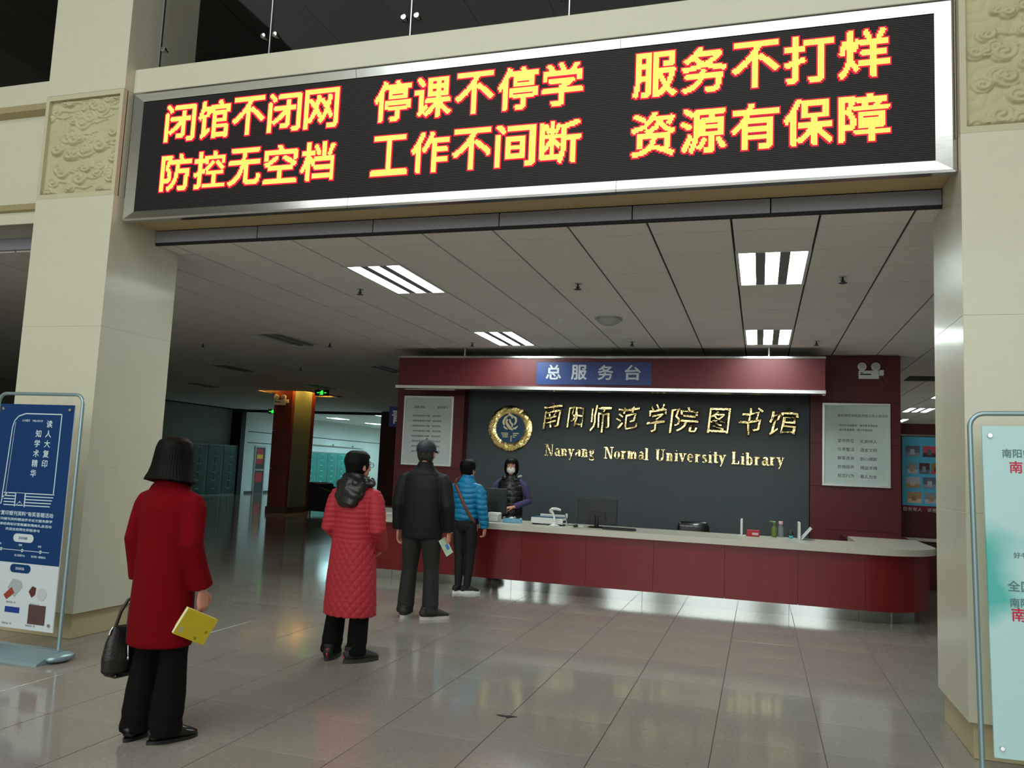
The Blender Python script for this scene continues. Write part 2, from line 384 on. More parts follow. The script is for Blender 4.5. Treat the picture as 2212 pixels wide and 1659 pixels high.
def beam(x0, x1, label, moulded):
    t = thing('stone_beam', label, 'beam', ((x0+x1)/2, BEAMY0, 3.46))
    part('fascia_slab', MB().bev(x0, x1, BEAMY0+.02, 5.76, 4.545, 4.76, .006), STONE, t)
    part('fascia_slab', MB().box(x0, x1, BEAMY0+.09, 5.75, 3.62, 4.545), STONE, t)
    part('fascia_slab', MB().bev(x0, x1, BEAMY0+.05, 5.745, 3.46, 3.62, .004), STONE2 if not moulded else STONE, t)
    if moulded:
        for z in (4.50, 3.58):
            part('moulding', MB().prism([(BEAMY0+.0, z+.045), (BEAMY0+.02, z), (BEAMY0+.09, z-.03), (BEAMY0+.09, z+.045)], 'x', x0, x1), mat('moulding_stone', (172, 158, 120), .6), t)
    return t
beam(OPL, OPR, 'cream stone beam carrying the LED sign between the two columns', False)
beam(-12.3, -6.0, 'cream stone beam with mouldings left of the left column', True)
beam(1.96, 8.0, 'cream stone beam right of the right column', True)
# grey metal bulkhead between beam and ceiling, panel by panel
bh = thing('metal_bulkhead', 'grey metal edge strip between the stone beam and the tiled ceiling', 'ceiling trim', (-2, 5.76, 3.34))
GREYM = mat('grey_bulkhead', (150, 152, 164), .5)
xb = OPL
for k, xe in enumerate((-4.12, -3.03, -1.95, -.92, .05, OPR)):
    part('bulkhead_panel', MB().bev(xb+.004, xe-.004, 5.745, 5.775, 3.352, 3.457, .003), GREYM, bh); xb = xe
part('shadow_gap', MB().box(OPL, OPR, 5.75, 5.776, 3.33, 3.352), BLKM, bh)
bh2 = thing('metal_bulkhead', 'grey metal edge strip under the beam left of the left column', 'ceiling trim', (-9, 5.76, 3.34))
part('bulkhead_panel', MB().box(-12.3, -6.0, 5.745, 5.775, 3.352, 3.46), GREYM, bh2)
struct('wall_facade', MB().box(1.96, 8.0, 5.5, 5.6, 0, 3.46).box(-12.3, -9.2, 5.5, 5.6, 0, 3.46), STONE, label='stone wall beside the opening')
# glass balustrade of the upper storey
GLASS = mat('clear_glass', (22, 24, 23), .03, 0, spec=.5, trans=.0)
nt = GLASS.node_tree; b_ = nt.nodes['Principled BSDF']; b_.inputs['Alpha'].default_value = .13
gl = thing('glass_balustrade', 'frameless glass balustrade with steel clamps above the LED sign', 'balustrade', (-2, 5.42, 4.76))
gx = [OPL+.17, -3.9, -2.635, -1.37, -.105, OPR-.02]
for a, b in zip(gx[:-1], gx[1:]):
    part('glass_pane', MB().box(a+.006, b-.006, 5.41, 5.422, 4.76, 5.95), GLASS, gl)
for a in gx:
    part('pane_edge', MB().box(a-.0045, a+.0045, 5.405, 5.424, 4.76, 5.95), ALU, gl)
    for s in ((-.055, .055) if a > gx[0] else (.05,)):
        if a < OPR-.1:
            part('clamp_bolt', MB().lathe([(.006, -.03), (.022, -.028), (.024, -.02), (.024, -.002), (.012, 0), (.012, .03)], 14, (a+s, 5.41, 4.95), 'y'), STEEL, gl, smooth=30)
gl2 = thing('glass_balustrade', 'frameless glass balustrade left of the left column', 'balustrade', (-9, 5.42, 4.76))
for a, b in ((-7.3, -6.02), (-8.6, -7.32)): part('glass_pane', MB().box(a, b, 5.41, 5.422, 4.76, 5.95), GLASS, gl2)

# ================================================================== LED sign
led = thing('led_sign', 'long black LED sign with lit yellow Chinese characters in a steel frame', 'sign', (-2.0, 5.33, 3.409))
X0, X1, Z0, Z1 = -5.137, 1.124, 3.409, 4.526; ix, iz = .116, .080; yo, yi = 5.298, 5.305
def frame_piece(corners):      # outer a,b inner b,a  (x,z)
    a, b, c, d = corners; ymid = 5.292
    def P(p, y): return (p[0], y, p[1])
    ma = ((a[0]+d[0])/2, (a[1]+d[1])/2); mb_ = ((b[0]+c[0])/2, (b[1]+c[1])/2)
    m = MB()
    v = [P(a, 5.36), P(b, 5.36), P(a, yo), P(b, yo), P((a[0]*.8+d[0]*.2, a[1]*.8+d[1]*.2), ymid), P((b[0]*.8+c[0]*.2, b[1]*.8+c[1]*.2), ymid), P(d, yi), P(c, yi), P(d, 5.36), P(c, 5.36)]
    m.add(v, [(0, 1, 3, 2), (2, 3, 5, 4), (4, 5, 7, 6), (6, 7, 9, 8), (0, 8, 9, 1), (0, 2, 4, 6, 8), (1, 9, 7, 5, 3)])
    return m
cuts = [X0, -3.02, -.965, X1]
for zo, zi in ((Z0, Z0+iz), (Z1, Z1-iz)):
    for k in range(3):
        a, b = cuts[k]+(.0015 if k else 0), cuts[k+1]-(.0015 if k < 2 else 0)
        ai = a+ix if k == 0 else a; bi = b-ix if k == 2 else b
        part('frame_rail', frame_piece(((a, zo), (b, zo), (bi, zi), (ai, zi))), STEEL, led)
for xo, xi in ((X0, X0+ix), (X1, X1-ix)):
    part('frame_stile', frame_piece(((xo, Z0), (xo, Z1), (xi, Z1-iz), (xi, Z0+iz))), STEEL, led)
part('backing', MB().box(X0+.02, X1-.02, 5.335, 5.39, Z0+.02, Z1-.02), BLKM, led)
LEDM = bpy.data.materials.new('led_matrix'); LEDM.use_nodes = True; nt = LEDM.node_tree; b_ = nt.nodes['Principled BSDF']
b_.inputs['Roughness'].default_value = .5
tc = nt.nodes.new('ShaderNodeTexCoord'); sx = nt.nodes.new('ShaderNodeSeparateXYZ'); nt.links.new(tc.outputs['Object'], sx.inputs[0])
def pulse(out, per, duty):
    a = nt.nodes.new('ShaderNodeMath'); a.operation = 'MULTIPLY'; a.inputs[1].default_value = 1/per; nt.links.new(out, a.inputs[0])
    f_ = nt.nodes.new('ShaderNodeMath'); f_.operation = 'FRACT'; nt.links.new(a.outputs[0], f_.inputs[0])
    g_ = nt.nodes.new('ShaderNodeMath'); g_.operation = 'LESS_THAN'; g_.inputs[1].default_value = duty; nt.links.new(f_.outputs[0], g_.inputs[0]); return g_.outputs[0]
mx = nt.nodes.new('ShaderNodeMix'); mx.data_type = 'RGBA'
mx.inputs[6].default_value = (*lin((12, 10, 11)), 1); mx.inputs[7].default_value = (*lin((54, 49, 52)), 1); b_.inputs['Specular IOR Level'].default_value = .2
nt.links.new(pulse(sx.outputs['Z'], .0125, .38), mx.inputs[0]); nt.links.new(mx.outputs[2], b_.inputs['Base Color'])
part('display_panel', MB().box(X0+ix-.01, X1-ix+.01, 5.312, 5.336, Z0+iz-.01, Z1-iz+.01), LEDM, led, label='black LED dot matrix panel')
LED_Y = mat('led_dot_yellow', (30, 20, 10), .5, emit=(255, 226, 84), estr=1.7)
LED_HALO = mat('led_halo_dot', (30, 5, 8), .5, emit=(255, 10, 60), estr=1.2)  # red halo around the lit strokes, put into glowing edge dots
LED_HALO_SIDE = mat('led_halo_side', (30, 5, 8), .5, emit=(255, 6, 40), estr=6.0)  # dot sides glow red to carry the painted halo onto the panel
def led_char(ch, x0, x1, z0, z1):
    t_ = fit(text_mb(ch, 1., 0, 0, res=4), x0+.006, x1-.006, z0+.006, z1-.006, 0)
    bv = BVHTree.FromPolygons(t_.v, t_.f)
    P = .0098; nx, nz = int(round((x1-x0)/P)), int(round((z1-z0)/P)); hit = np.zeros((nx+4, nz+4), bool)
    for i in range(nx):
        for j in range(nz):
            for dx, dz in ((0, 0), (.0075, 0), (-.0075, 0), (0, .0075), (0, -.0075), (.005, .005), (-.005, -.005), (.005, -.005), (-.005, .005)):
                if bv.ray_cast(Vector((x0+(i+.5)*P+dx, -1, z0+(j+.5)*P+dz)), Vector((0, 1, 0)))[0] is not None: hit[i+2, j+2] = True; break
    mb = MB(); s = .0043
    ring = np.zeros_like(hit)  # dots just outside the strokes, used for the painted halo
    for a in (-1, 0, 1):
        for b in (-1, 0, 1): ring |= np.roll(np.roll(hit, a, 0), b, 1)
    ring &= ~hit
    for i in range(nx+4):
        for j in range(nz+4):
            if not (hit[i, j] or ring[i, j]): continue
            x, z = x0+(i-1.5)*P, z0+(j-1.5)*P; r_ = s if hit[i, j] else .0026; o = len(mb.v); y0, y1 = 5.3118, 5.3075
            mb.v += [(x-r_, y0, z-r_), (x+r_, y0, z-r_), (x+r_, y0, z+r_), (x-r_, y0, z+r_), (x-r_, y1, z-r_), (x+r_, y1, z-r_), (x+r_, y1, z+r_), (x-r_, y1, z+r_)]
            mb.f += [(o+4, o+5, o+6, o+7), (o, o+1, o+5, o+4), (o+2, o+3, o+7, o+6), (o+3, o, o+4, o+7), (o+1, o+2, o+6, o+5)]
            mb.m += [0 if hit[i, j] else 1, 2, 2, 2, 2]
    return mb
for g, (r1, r2) in enumerate((('闭馆不闭网', '防控无空档'), ('停课不停学', '工作不间断'), ('服务不打烊', '资源有保障'))):
    gx0 = (-4.785, -2.85, -.872)[g]
    for z0, z1, row in ((4.068, 4.392, r1), (3.645, 3.962, r2)):
        for k, ch in enumerate(row):
            x0 = gx0+k*.331
            tag(part('lit_character', led_char(ch, x0, x0+.30, z0, z1), [LED_Y, LED_HALO, LED_HALO_SIDE], led), label='lit yellow character %s' % ch)

# ================================================================== ceiling fittings
def light(x, y, label, tubem, grp, real=0, col=(.93, 1, .98)):
    t = thing('ceiling_light', label, 'ceiling light', (x+.3, y+.6, CEILZ), 0, grp)
    h = MB(); z = CEILZ
    h.box(x+.004, x+.03, y+.004, y+1.196, z-.004, z+.07).box(x+.57, x+.596, y+.004, y+1.196, z-.004, z+.07)
    h.box(x+.03, x+.57, y+.004, y+.03, z-.004, z+.07).box(x+.03, x+.57, y+1.17, y+1.196, z-.004, z+.07)
    h.box(x+.004, x+.596, y+.004, y+1.196, z+.07, z+.078)
    part('housing', h, WHITEL, t)
    for k in range(3):
        cx = x+.105+k*.195
        part('tube', MB().tube([(cx, y+.035, z+.022), (cx, y+1.165, z+.022)], [(.056, .014)]*2, 10), tubem, t, smooth=40)
        if k < 2: part('reflector', MB().box(cx+.057, cx+.138, y+.032, y+1.168, z-.003, z+.01), REFL, t)
    return t
for k, (x, y) in enumerate(LIT):
    light(x, y, ('lit triple-tube ceiling light, large, above the right half of the hall', 'lit triple-tube ceiling light just above the red wall on the right', 'lit triple-tube ceiling light, large, left of the hall centre', 'lit triple-tube ceiling light above the left end of the red wall')[k], TUBE_ON, 'lit tube lights')
names = ('largest unlit ceiling light, left of the lit ones', 'unlit ceiling light by the left edge of the red wall', 'unlit ceiling light between wall edge and red pillar', 'unlit ceiling light nearest the left column', 'unlit ceiling light in front of the red pillar', 'unlit ceiling light just right of the red pillar top', 'faint unlit ceiling light behind the red pillar', 'small unlit ceiling light left of the red pillar')
for (x, y), n in zip(OFFL, names): light(x, y, n, TUBE_OFF, 'unlit tube lights')
for (x, y), n in zip(FARL, ('lit corridor light over the teal lockers', 'lit corridor light deepest in the bright corridor', 'lit corridor light nearest the dark red pillar', 'added unseen corridor light behind the dark red pillar', 'added unseen corridor light far behind the dark red pillar', 'added unseen corridor light close to the cream end wall')): light(x, y, n, TUBE_FAR, 'corridor tube lights')
for (x, y), n in zip(RIGL, ('added unseen ceiling light beyond the right column, third row', 'added unseen ceiling light beyond the right column, fourth row', 'added ceiling light hidden right of the right column, nearest', 'added unseen ceiling light beyond the red photo wall on the right', 'lit ceiling light at far right, nearest one', 'lit ceiling light at far right, middle one', 'lit ceiling light at far right, deepest one')): light(x, y, n, TUBE_ON, 'tube lights beyond the red wall')
spr = [(-4.13, 7.64), (-1.74, 7.64), (.69, 7.64), (-4.13, 11.2), (-1.74, 11.2), (.69, 11.2), (-6.53, 11.2), (-8.91, 11.2), (-8.9, 14.2), (3.0, 15.0)]
lab = ['large, under the left big lamp', 'large, between the two big lamps', 'large, right of the right big lamp', 'small, left of the second left lamp', 'small, above the blue sign', 'small, right of the second right lamp', 'small, right of the largest unlit lamp', 'small, left of the largest unlit lamp', 'tiny, in front of the red pillar', 'tiny, at far right beyond the red wall']
sp0 = None
for (x, y), n in zip(spr, lab):
    lb = 'ceiling sprinkler head, '+n
    if sp0 is None:
        sp0 = thing('sprinkler', lb, 'sprinkler', (x, y, CEILZ), 0, 'ceiling sprinklers')
        part('escutcheon', MB().lathe([(.035, -.006), (.035, 0)], 14).off((0, 0, 0)), ALU, sp0, world=False)
        part('deflector', MB().lathe([(.036, -.062), (.036, -.057), (.01, -.056), (.01, -.05)], 14), BLK, sp0, world=False)
        part('bulb_frame', MB().tube([(0, 0, -.056), (0, 0, -.006)], .009, 8).tube([(.018, 0, -.03), (.006, 0, -.055)], .004, 5).tube([(-.018, 0, -.03), (-.006, 0, -.055)], .004, 5), BLK, sp0, world=False)
    else: copytree(sp0, None, (x, y, CEILZ), lb)
o = thing('ceiling_dome', 'round white dome fitting on the ceiling between the lamps', 'ceiling fitting', (-1.76, 9.45, CEILZ))
part('ring', MB().lathe([(.155, -.022), (.165, -.018), (.165, 0)], 28), ALU, o, 30, world=False)
part('dome', MB().lathe([(.02, -.095), (.07, -.085), (.115, -.062), (.14, -.035), (.15, -.02)], 28), mat('dome_white', (176, 178, 176), .35), o, 60, world=False)
for (x, y), n in (((-2.37, 9.49), 'left of the ceiling dome'), ((-15.58, 22.2), 'left of the red pillar')):
    o = thing('smoke_detector', 'small round smoke detector '+n, 'smoke detector', (x, y, CEILZ))
    part('base', MB().lathe([(.05, -.012), (.055, 0)], 18), WHITEL, o, 30, world=False)
    part('sensor', MB().lathe([(.022, -.05), (.034, -.045), (.04, -.012)], 18), WHITEL, o, 30, world=False)
# air vent at far right
o = thing('air_vent', 'dark square air vent in the ceiling beyond the red wall', 'vent', (2.75, 15.2, CEILZ))
part('vent_frame', MB().box(2.4, 3.1, 14.9, 15.5, CEILZ-.012, CEILZ-.001), BLKM, o)
for k in range(5): part('slat', MB().box(2.43, 3.07, 14.96+k*.11, 15.0+k*.11, CEILZ-.02, CEILZ-.012), mat('vent_grey', (60, 60, 58), .6), o)
# exit signs
RUN = mat('exit_green', (20, 120, 40), .5, emit=(40, 255, 70), estr=2.0)
def exit_sign(x, y, wd, h, lb):
    t = thing('exit_sign', lb, 'exit sign', (x, y, CEILZ-h-.06)); z = CEILZ-.06-h
    part('case', MB().bev(x-wd/2, x+wd/2, y, y+.04, z, z+h, .004), BLK, t)
    part('hanger', MB().tube([(x-wd*.3, y+.02, z+h), (x-wd*.3, y+.02, CEILZ)], .006, 6).tube([(x+wd*.3, y+.02, z+h), (x+wd*.3, y+.02, CEILZ)], .006, 6), BLK, t)
    s = h; m = MB(); cz = z+h/2; yy = y-.003
    def quad(p): m.prism([(x+a*s, cz+b*s) for a, b in p], 'y', yy, y-.0005)
    quad([(-.06, -.36), (.10, -.36), (.10, .38), (-.06, .38)][::1])          # doorway with runner cut shapes around it
    for p in ([(-.36, -.3), (-.3, -.36), (-.12, -.12), (-.18, -.06)], [(-.2, -.1), (-.06, -.1), (-.06, .2), (-.2, .2)], [(.14, -.33), (.24, -.33), (.24, .33), (.14, .33)], [(-.42, .0), (-.22, .05), (-.22, .13), (-.42, .1)]): quad(p)
    part('running_figure', m, RUN, t)
    a = MB()
    for sgn in (-1, 1): a.prism([(x+sgn*s*.62-.0, cz+.10*s), (x+sgn*s*.95, cz), (x+sgn*s*.62, cz-.10*s)][::sgn], 'y', yy, y-.0005).box(min(x+sgn*s*.42, x+sgn*s*.64), max(x+sgn*s*.42, x+sgn*s*.64), yy, y-.0005, cz-.03*s, cz+.03*s)
    part('arrow', a, RUN, t)
exit_sign(-10.75, 18.2, .40, .155, 'green lit exit sign hanging right of the red pillar')
exit_sign(-17.3, 25.9, .36, .17, 'green lit exit sign hanging left of the red pillar')

# ================================================================== red pillar with cove light
cv = thing('cove_recess', 'warm glowing recess in the ceiling around the red pillar', 'cove', (-12.66, 20.1, CEILZ))
cm = mat('cove_paint', (226, 214, 180), .7)
part('recess_box', MB().box(-13.44, -13.42, 19.18, 21.02, CEILZ, 3.5).box(-11.9, -11.88, 19.18, 21.02, CEILZ, 3.5).box(-13.42, -11.9, 19.18, 19.2, CEILZ, 3.5).box(-13.42, -11.9, 21.0, 21.02, CEILZ, 3.5).box(-13.42, -11.9, 19.2, 21.0, 3.49, 3.5), cm, cv)
for k, (x, y) in enumerate(((-12.2, 19.55), (-13.15, 19.4), (-12.2, 20.5))):
    l = bpy.data.lights.new('cove_lamp', 'AREA'); l.shape = 'RECTANGLE'; l.size = .2; l.size_y = .5; l.energy = 10; l.color = (1, .58, .14)
    lo = bpy.data.objects.new('cove_lamp', l); COL.objects.link(lo); lo.location = (x, y, 3.38); lo.rotation_euler = (PI, 0, 0)
pl = thing('pillar', 'red-brown wooden pillar with pale side glowing under the ceiling recess', 'pillar', (-12.69, 20.1, 0))
PILW = mat('pillar_wood', (112, 36, 16), .35, streak=(10, 10, 1, .12), coat=.2)
for a, b in ((.16, 1.2), (1.2, 2.25), (2.25, 3.49)):
    part('front_panel', MB().bev(-12.98, -12.41, 19.49, 19.6, a+.003, b-.003, .004), PILW, pl)
    part('side_panel', MB().bev(-12.46, -12.40, 19.62, 20.5, a+.003, b-.003, .004), mat('pillar_cream', (118, 134, 116), .5), pl, label='pale cream side panel')
part('corner_post', MB().box(-12.47, -12.385, 20.5, 20.66, .16, 3.49).box(-12.98, -12.47, 19.6, 20.66, .16, 3.49), PILW, pl)
part('plinth', MB().bev(-13.01, -12.37, 19.46, 20.69, 0, .16, .005), mat('dark_plinth', (62, 50, 38), .4), pl)
def emergency_lamp(x, y, z, lb, sc_=1., m=WHITEL):
    t = thing('emergency_lamp', lb, 'emergency light', (x, y, z)); s = sc_
    part('body', MB().bev(-.165*s, .105*s, -.06*s, 0, -.10*s, .02*s, .006), m, t, world=False)
    part('charger_plug', MB().bev(.105*s, .17*s, -.04*s, 0, -.05*s, .03*s, .004), m, t, world=False)
    for dx in (-.12, .06):
        h = part('lamp_head', MB().lathe([(.03*s, -.075*s), (.055*s, -.075*s), (.062*s, -.06*s), (.055*s, -.02*s), (.025*s, -.005*s)], 20, (dx*s, 0, .075*s), 'y'), m, t, 35, world=False)
        part('lens', MB().lathe([(.01*s, -.083*s), (.03*s, -.082*s), (.046*s, -.076*s)], 20, (dx*s, 0, .075*s), 'y'), mat('lamp_lens', (190, 192, 190), .15), h, 35, world=False)
    part('stripe_mark', MB().box(-.145*s, .0, -.0615*s, -.0598*s, -.045*s, -.028*s).box(-.145*s, -.11*s, -.0615*s, -.0598*s, -.02*s, -.008*s), BLK, t, world=False)
    c = [(.13, -.03, -.05), (.12, -.03, -.1), (.14, -.02, -.16), (.18, -.02, -.2), (.215, -.02, -.18), (.2, -.02, -.12), (.16, -.02, -.06)]
    part('cable', MB().tube([(a*s, b*s, c_*s) for a, b, c_ in c], .004*s, 6), mat('pink_cable', (150, 90, 86), .5), t, 60, world=False)
emergency_lamp(1.50, 12.475, 3.09, 'white twin-head emergency lamp on the red wall right of the fascia')
emergency_lamp(-12.73, 19.49, 3.08, 'twin-head emergency lamp near the top of the red pillar', 1.25)
o = thing('pillar', 'dark red pillar at the left edge of the reception wall, far away', 'pillar', (-12.8, 27.1, 0))
part('shaft', MB().bev(-13.2, -11.9, 26.6, 27.2, 0, 3.335, .01), mat('pillar_dark', (58, 16, 14), .45, streak=(10, 10, 1, .1)), o)
o = thing('hanging_sign', 'dark blue hanging sign half hidden behind the reception wall', 'sign', (-7.9, 14, 2.5))
NAVY = mat('navy_sign', (24, 34, 100), .45)
sgn = o; o.location = (-6.1, 13.0, 2.13)
part('board', MB().bev(-6.29, -5.905, 12.98, 13.03, 2.13, 2.49, .004), NAVY, o)
part('character', fit(embolden(text_mb('青', 1, 0, .004), .015), -6.235, -5.99, 2.185, 2.435, 12.979), WHITEL, o, label='white character 青')
# ================================================================== reception wall
rw = struct('wall_reception', MB().box(-4.69, .69, 12.72, 13.1, 0, 3.2), WOODP, label='slate grey centre of the reception wall')
rwl = struct('wall_reception_left', MB().box(-5.88, -4.71, 12.5, 13.1, 0, 3.2), WOODP, label='red wood left part of the reception wall')
rwr = struct('wall_reception_right', MB().box(.71, 1.87, 12.5, 13.1, 0, 3.335), WOODP, label='red wood right part of the reception wall, up to the ceiling')
lev = [.0, .83, 1.44, 2.05, 2.66, 3.33]
for a, b in zip(lev[:-1], lev[1:]):
    for x0, x1 in ((-5.9, -4.69), (.69, 1.89)):
        b2 = min(b, 3.2) if x0 < 0 else b
        part('wood_panel', MB().bev(x0, x1, 12.48, 12.5, a+.0012, b2-.0012, .001), WOODP, rwl if x0 < 0 else rwr)
    part('side_panel', MB().box(-4.71, -4.69, 12.5, 12.70, a+.001, min(b, 3.2)-.001), WOODP, rwl)
    part('side_panel', MB().box(1.87, 1.89, 12.5, 13.1, a+.001, b-.001), WOODP, rwr)
for k, (a, b) in enumerate(((-4.69, -3.34), (-3.34, -1.99), (-1.99, -.64), (-.64, .69))):
    part('slate_panel', MB().box(a+.0004, b-.0004, 12.69, 12.72, 0, 3.2), SLATE, rw)
cp = thing('canopy_fascia', 'long red wood fascia with steel edges hung over the reception wall', 'fascia', (-2.36, 12.0, 2.75))
xs_ = [-5.545, -4.0, -2.4, -.8, .837]
for a, b in zip(xs_[:-1], xs_[1:]): part('wood_panel', MB().box(a+.0006, b-.0006, 11.70, 11.72, 2.745, 3.175), WOODP, cp)
part('end_panel', MB().box(-5.545, -5.525, 11.72, 12.47, 2.745, 3.175).box(.817, .837, 11.72, 12.47, 2.745, 3.175), WOODP, cp)
part('top_rail', MB().bev(-5.56, .845, 11.685, 11.73, 3.175, 3.207, .003), STEEL, cp, label='thin steel strip')
part('soffit', MB().box(-5.525, .817, 11.72, 12.47, 2.74, 2.76).box(-5.545, .837, 11.72, 12.47, 3.175, 3.19), BLKM, cp)
part('lower_rail', MB().prism([(11.66, 2.69), (11.66, 2.735), (11.70, 2.75), (11.85, 2.75), (11.85, 2.68), (11.68, 2.68)], 'x', -5.57, .842), STEEL, cp, label='wide steel strip')
part('hanger_rod', MB().tube([(-4.46, 11.78, 3.19), (-4.46, 11.78, CEILZ)], .012, 8), WHITEL, cp)
part('hanger_rod', MB().tube([(.10, 11.78, 3.19), (.10, 11.78, CEILZ)], .012, 8), WHITEL, cp)
sg = thing('service_sign', 'blue sign with four silver Chinese characters on the red fascia', 'sign', (-2.38, 11.7, 2.775))
part('board', MB().bev(-3.25, -1.52, 11.685, 11.70, 2.775, 3.115, .003), mat('sign_blue', (18, 52, 118), .35), sg)
for ch, a, b in (('总', -3.106, -2.868), ('服', -2.716, -2.475), ('务', -2.315, -2.08), ('台', -1.914, -1.676)):
    part('character', fit(embolden(text_mb(ch, 1, 0, .004), .022), a, b, 2.85, 3.075, 11.685), mat('sign_silver', (196, 204, 212), .4), sg, label='silver character '+ch)
# ---- emblem
em = thing('round_emblem', 'round polished gold emblem with a blue disc on the slate wall', 'emblem', (-3.93, 12.69, 2.148))
cx, cz = -3.933, 2.148
def ring_mb(cx, cz, r0, r1, y0, y1, n=56, wob=0):
    m = MB(); k = 9; v = []; 
    for j in range(n):
        a = 2*PI*j/n; c_, s_ = math.cos(a), math.sin(a)
        pr = [(r0, y1), (r0, y0+.004)]+[(r0+(r1-r0)*t, y0-.005*math.sin(PI*t)) for t in (.12, .35, .65, .88)]+[(r1, y0+.004), (r1, y1)]
        for r, y in pr: v.append((cx+c_*r, y+wob*math.sin(a*7+r*40), cz+s_*r))
    K = 8
    m.add(v, [(j*K+i, j*K+i+1, ((j+1) % n)*K+i+1, ((j+1) % n)*K+i) for j in range(n) for i in range(K-1)]); return m
GOLDR = mat('hammered_gold', (228, 204, 140), .16, 1., bump=(16, 1.0))
part('gold_ring', ring_mb(cx, cz, .245, .374, 12.65, 12.684, 64, .003), GOLDR, em, 50)
part('blue_disc', MB().lathe([(.245, 0), (.25, .02)], 48, (cx, 12.668, cz), 'y'), mat('emblem_blue', (12, 76, 116), .3), em)
m = MB()
def arc_strip(m, pts, wds, y0, y1):
    n = len(pts); L = []; Rr = []
    for i, (x, z) in enumerate(pts):
        a, b = pts[max(i-1, 0)], pts[min(i+1, n-1)]; dx, dz = b[0]-a[0], b[1]-a[1]; l = math.hypot(dx, dz) or 1; w2 = wds[i]/2
        L.append((x-dz/l*w2, z+dx/l*w2)); Rr.append((x+dz/l*w2, z-dx/l*w2))
    for i in range(n-1): m.prism([L[i], Rr[i], Rr[i+1], L[i+1]], 'y', y0, y1)
P_ = lambda x, z: (cx+x, cz+z)
for pts, wd in (([(-.10, .05), (-.12, .10), (-.09, .17), (-.04, .21)], [.03, .04, .035, .02]), ([(-.045, .20), (-.02, .23), (.03, .20), (.03, .16)], [.02, .05, .04, .02]),
                ([(.04, .20), (.09, .17), (.10, .11), (.07, .06)], [.02, .04, .035, .02]), ([(-.05, .15), (-.07, .10), (-.04, .05), (.0, .0), (.05, -.03)], [.035, .035, .05, .045, .02]),
                ([(-.01, .15), (.0, .10), (.04, .06), (.03, .02)], [.025, .03, .035, .02]), ([(.05, .0), (.09, .0), (.13, .04)], [.03, .035, .015]), ([(-.11, .03), (-.08, .0), (-.04, -.02)], [.02, .03, .015])):
    arc_strip(m, [P_(*p) for p in pts], wd, 12.645, 12.668)
for k in range(3): m.box(cx-.15+k*.012, cx-.03, 12.65, 12.668, cz-.09-k*.03, cz-.075-k*.03).box(cx+.05, cx+.15-k*.03, 12.65, 12.668, cz-.09-k*.03, cz-.075-k*.03)
m.box(cx-.075, cx-.06, 12.65, 12.668, cz-.155, cz-.07).box(cx+.015, cx+.03, 12.65, 12.668, cz-.22, cz-.12)
part('hand_motif', m, mat('pale_gold_leaf', (240, 232, 205), .2, .9), em, label='pale gold hand shape and small strokes', kind='stuff')
# ---- gold characters (brush style: sheared, each a part)
gt = thing('gold_lettering', 'polished gold brush-style Chinese characters on the slate wall', 'lettering', (-1.4, 12.69, 2.1))
gc = (('南', -3.394, -3.05, 2.16, 2.585), ('阳', -2.962, -2.68, 2.18, 2.525), ('师', -2.609, -2.25, 2.11, 2.56), ('范', -2.194, -1.805, 2.17, 2.55),
      ('学', -1.699, -1.385, 2.145, 2.60), ('院', -1.35, -.885, 2.15, 2.56), ('图', -.79, -.437, 2.145, 2.55), ('书', -.332, .042, 2.145, 2.575), ('馆', .077, .548, 2.155, 2.55))
for i, (ch, a, b, z0, z1) in enumerate(gc):
    t_ = fit(text_mb(ch, 1, 0, .02, .026, res=3), a, b, z0, z1, 12.682)
    mx_, mz_ = (a+b)/2, (z0+z1)/2; ph = i*1.7
    t_.v = [(mx_+(p[0]-mx_)*.93+(p[2]-mz_)*.10+.012*math.sin((p[2]-mz_)*18+ph), p[1]-.004+.004*math.sin(p[0]*37+p[2]*29), p[2]+.014*math.sin((p[0]-mx_)*14+ph)+(p[0]-mx_)*.05) for p in t_.v]
    part('character', t_, GOLD, gt, 40, label='gold character '+ch)
# ---- English line in a bold serif cut from strokes
et = thing('gold_english_lettering', 'polished gold serif English words under the Chinese characters', 'lettering', (-1.5, 12.69, 1.7))
TH, TN = .20, .07      # thick and thin stroke, cap height = 1
def R_(m, x0, x1, z0, z1): m.prism([(x0, z0), (x1, z0), (x1, z1), (x0, z1)], 'y', 12.66, 12.685)
def Q_(m, p): m.prism(p, 'y', 12.66, 12.685)
def bowl(m, cx, cz, rx, rz, a0, a1, th=TH, tn=TN, n=9):
    po, pi = [], []
    for k in range(n+1):
        a = a0+(a1-a0)*k/n; w_ = tn+(th-tn)*abs(math.cos(a))**1.5
        po.append((cx+rx*math.cos(a), cz+rz*math.sin(a))); pi.append((cx+(rx-w_)*math.cos(a), cz+(rz-min(w_, tn*1.2))*math.sin(a)))
    for k in range(n): Q_(m, [po[k], po[k+1], pi[k+1], pi[k]])
def serif(m, x, z, w_=.17): R_(m, x-w_, x+w_, z, z+TN)
XH = .68
def g_N(m): R_(m, .12, .12+TN, 0, 1); R_(m, .72, .72+TN, 0, 1); Q_(m, [(.12, 1), (.30, 1), (.79, 0), (.62, 0)]); serif(m, .155, 0); serif(m, .12, 1-TN); serif(m, .755, 1-TN); return .95
def g_U(m): R_(m, .12, .12+TH, .3, 1); R_(m, .66, .66+TN, .3, 1); bowl(m, .425, .3, .305, .3, PI, 2*PI); serif(m, .22, 1-TN); serif(m, .69, 1-TN); return .92
def g_L(m): R_(m, .12, .12+TH, 0, 1); serif(m, .22, 1-TN); R_(m, .04, .66, 0, TN); Q_(m, [(.55, 0), (.68, 0), (.68, .3), (.62, .3)]); return .78
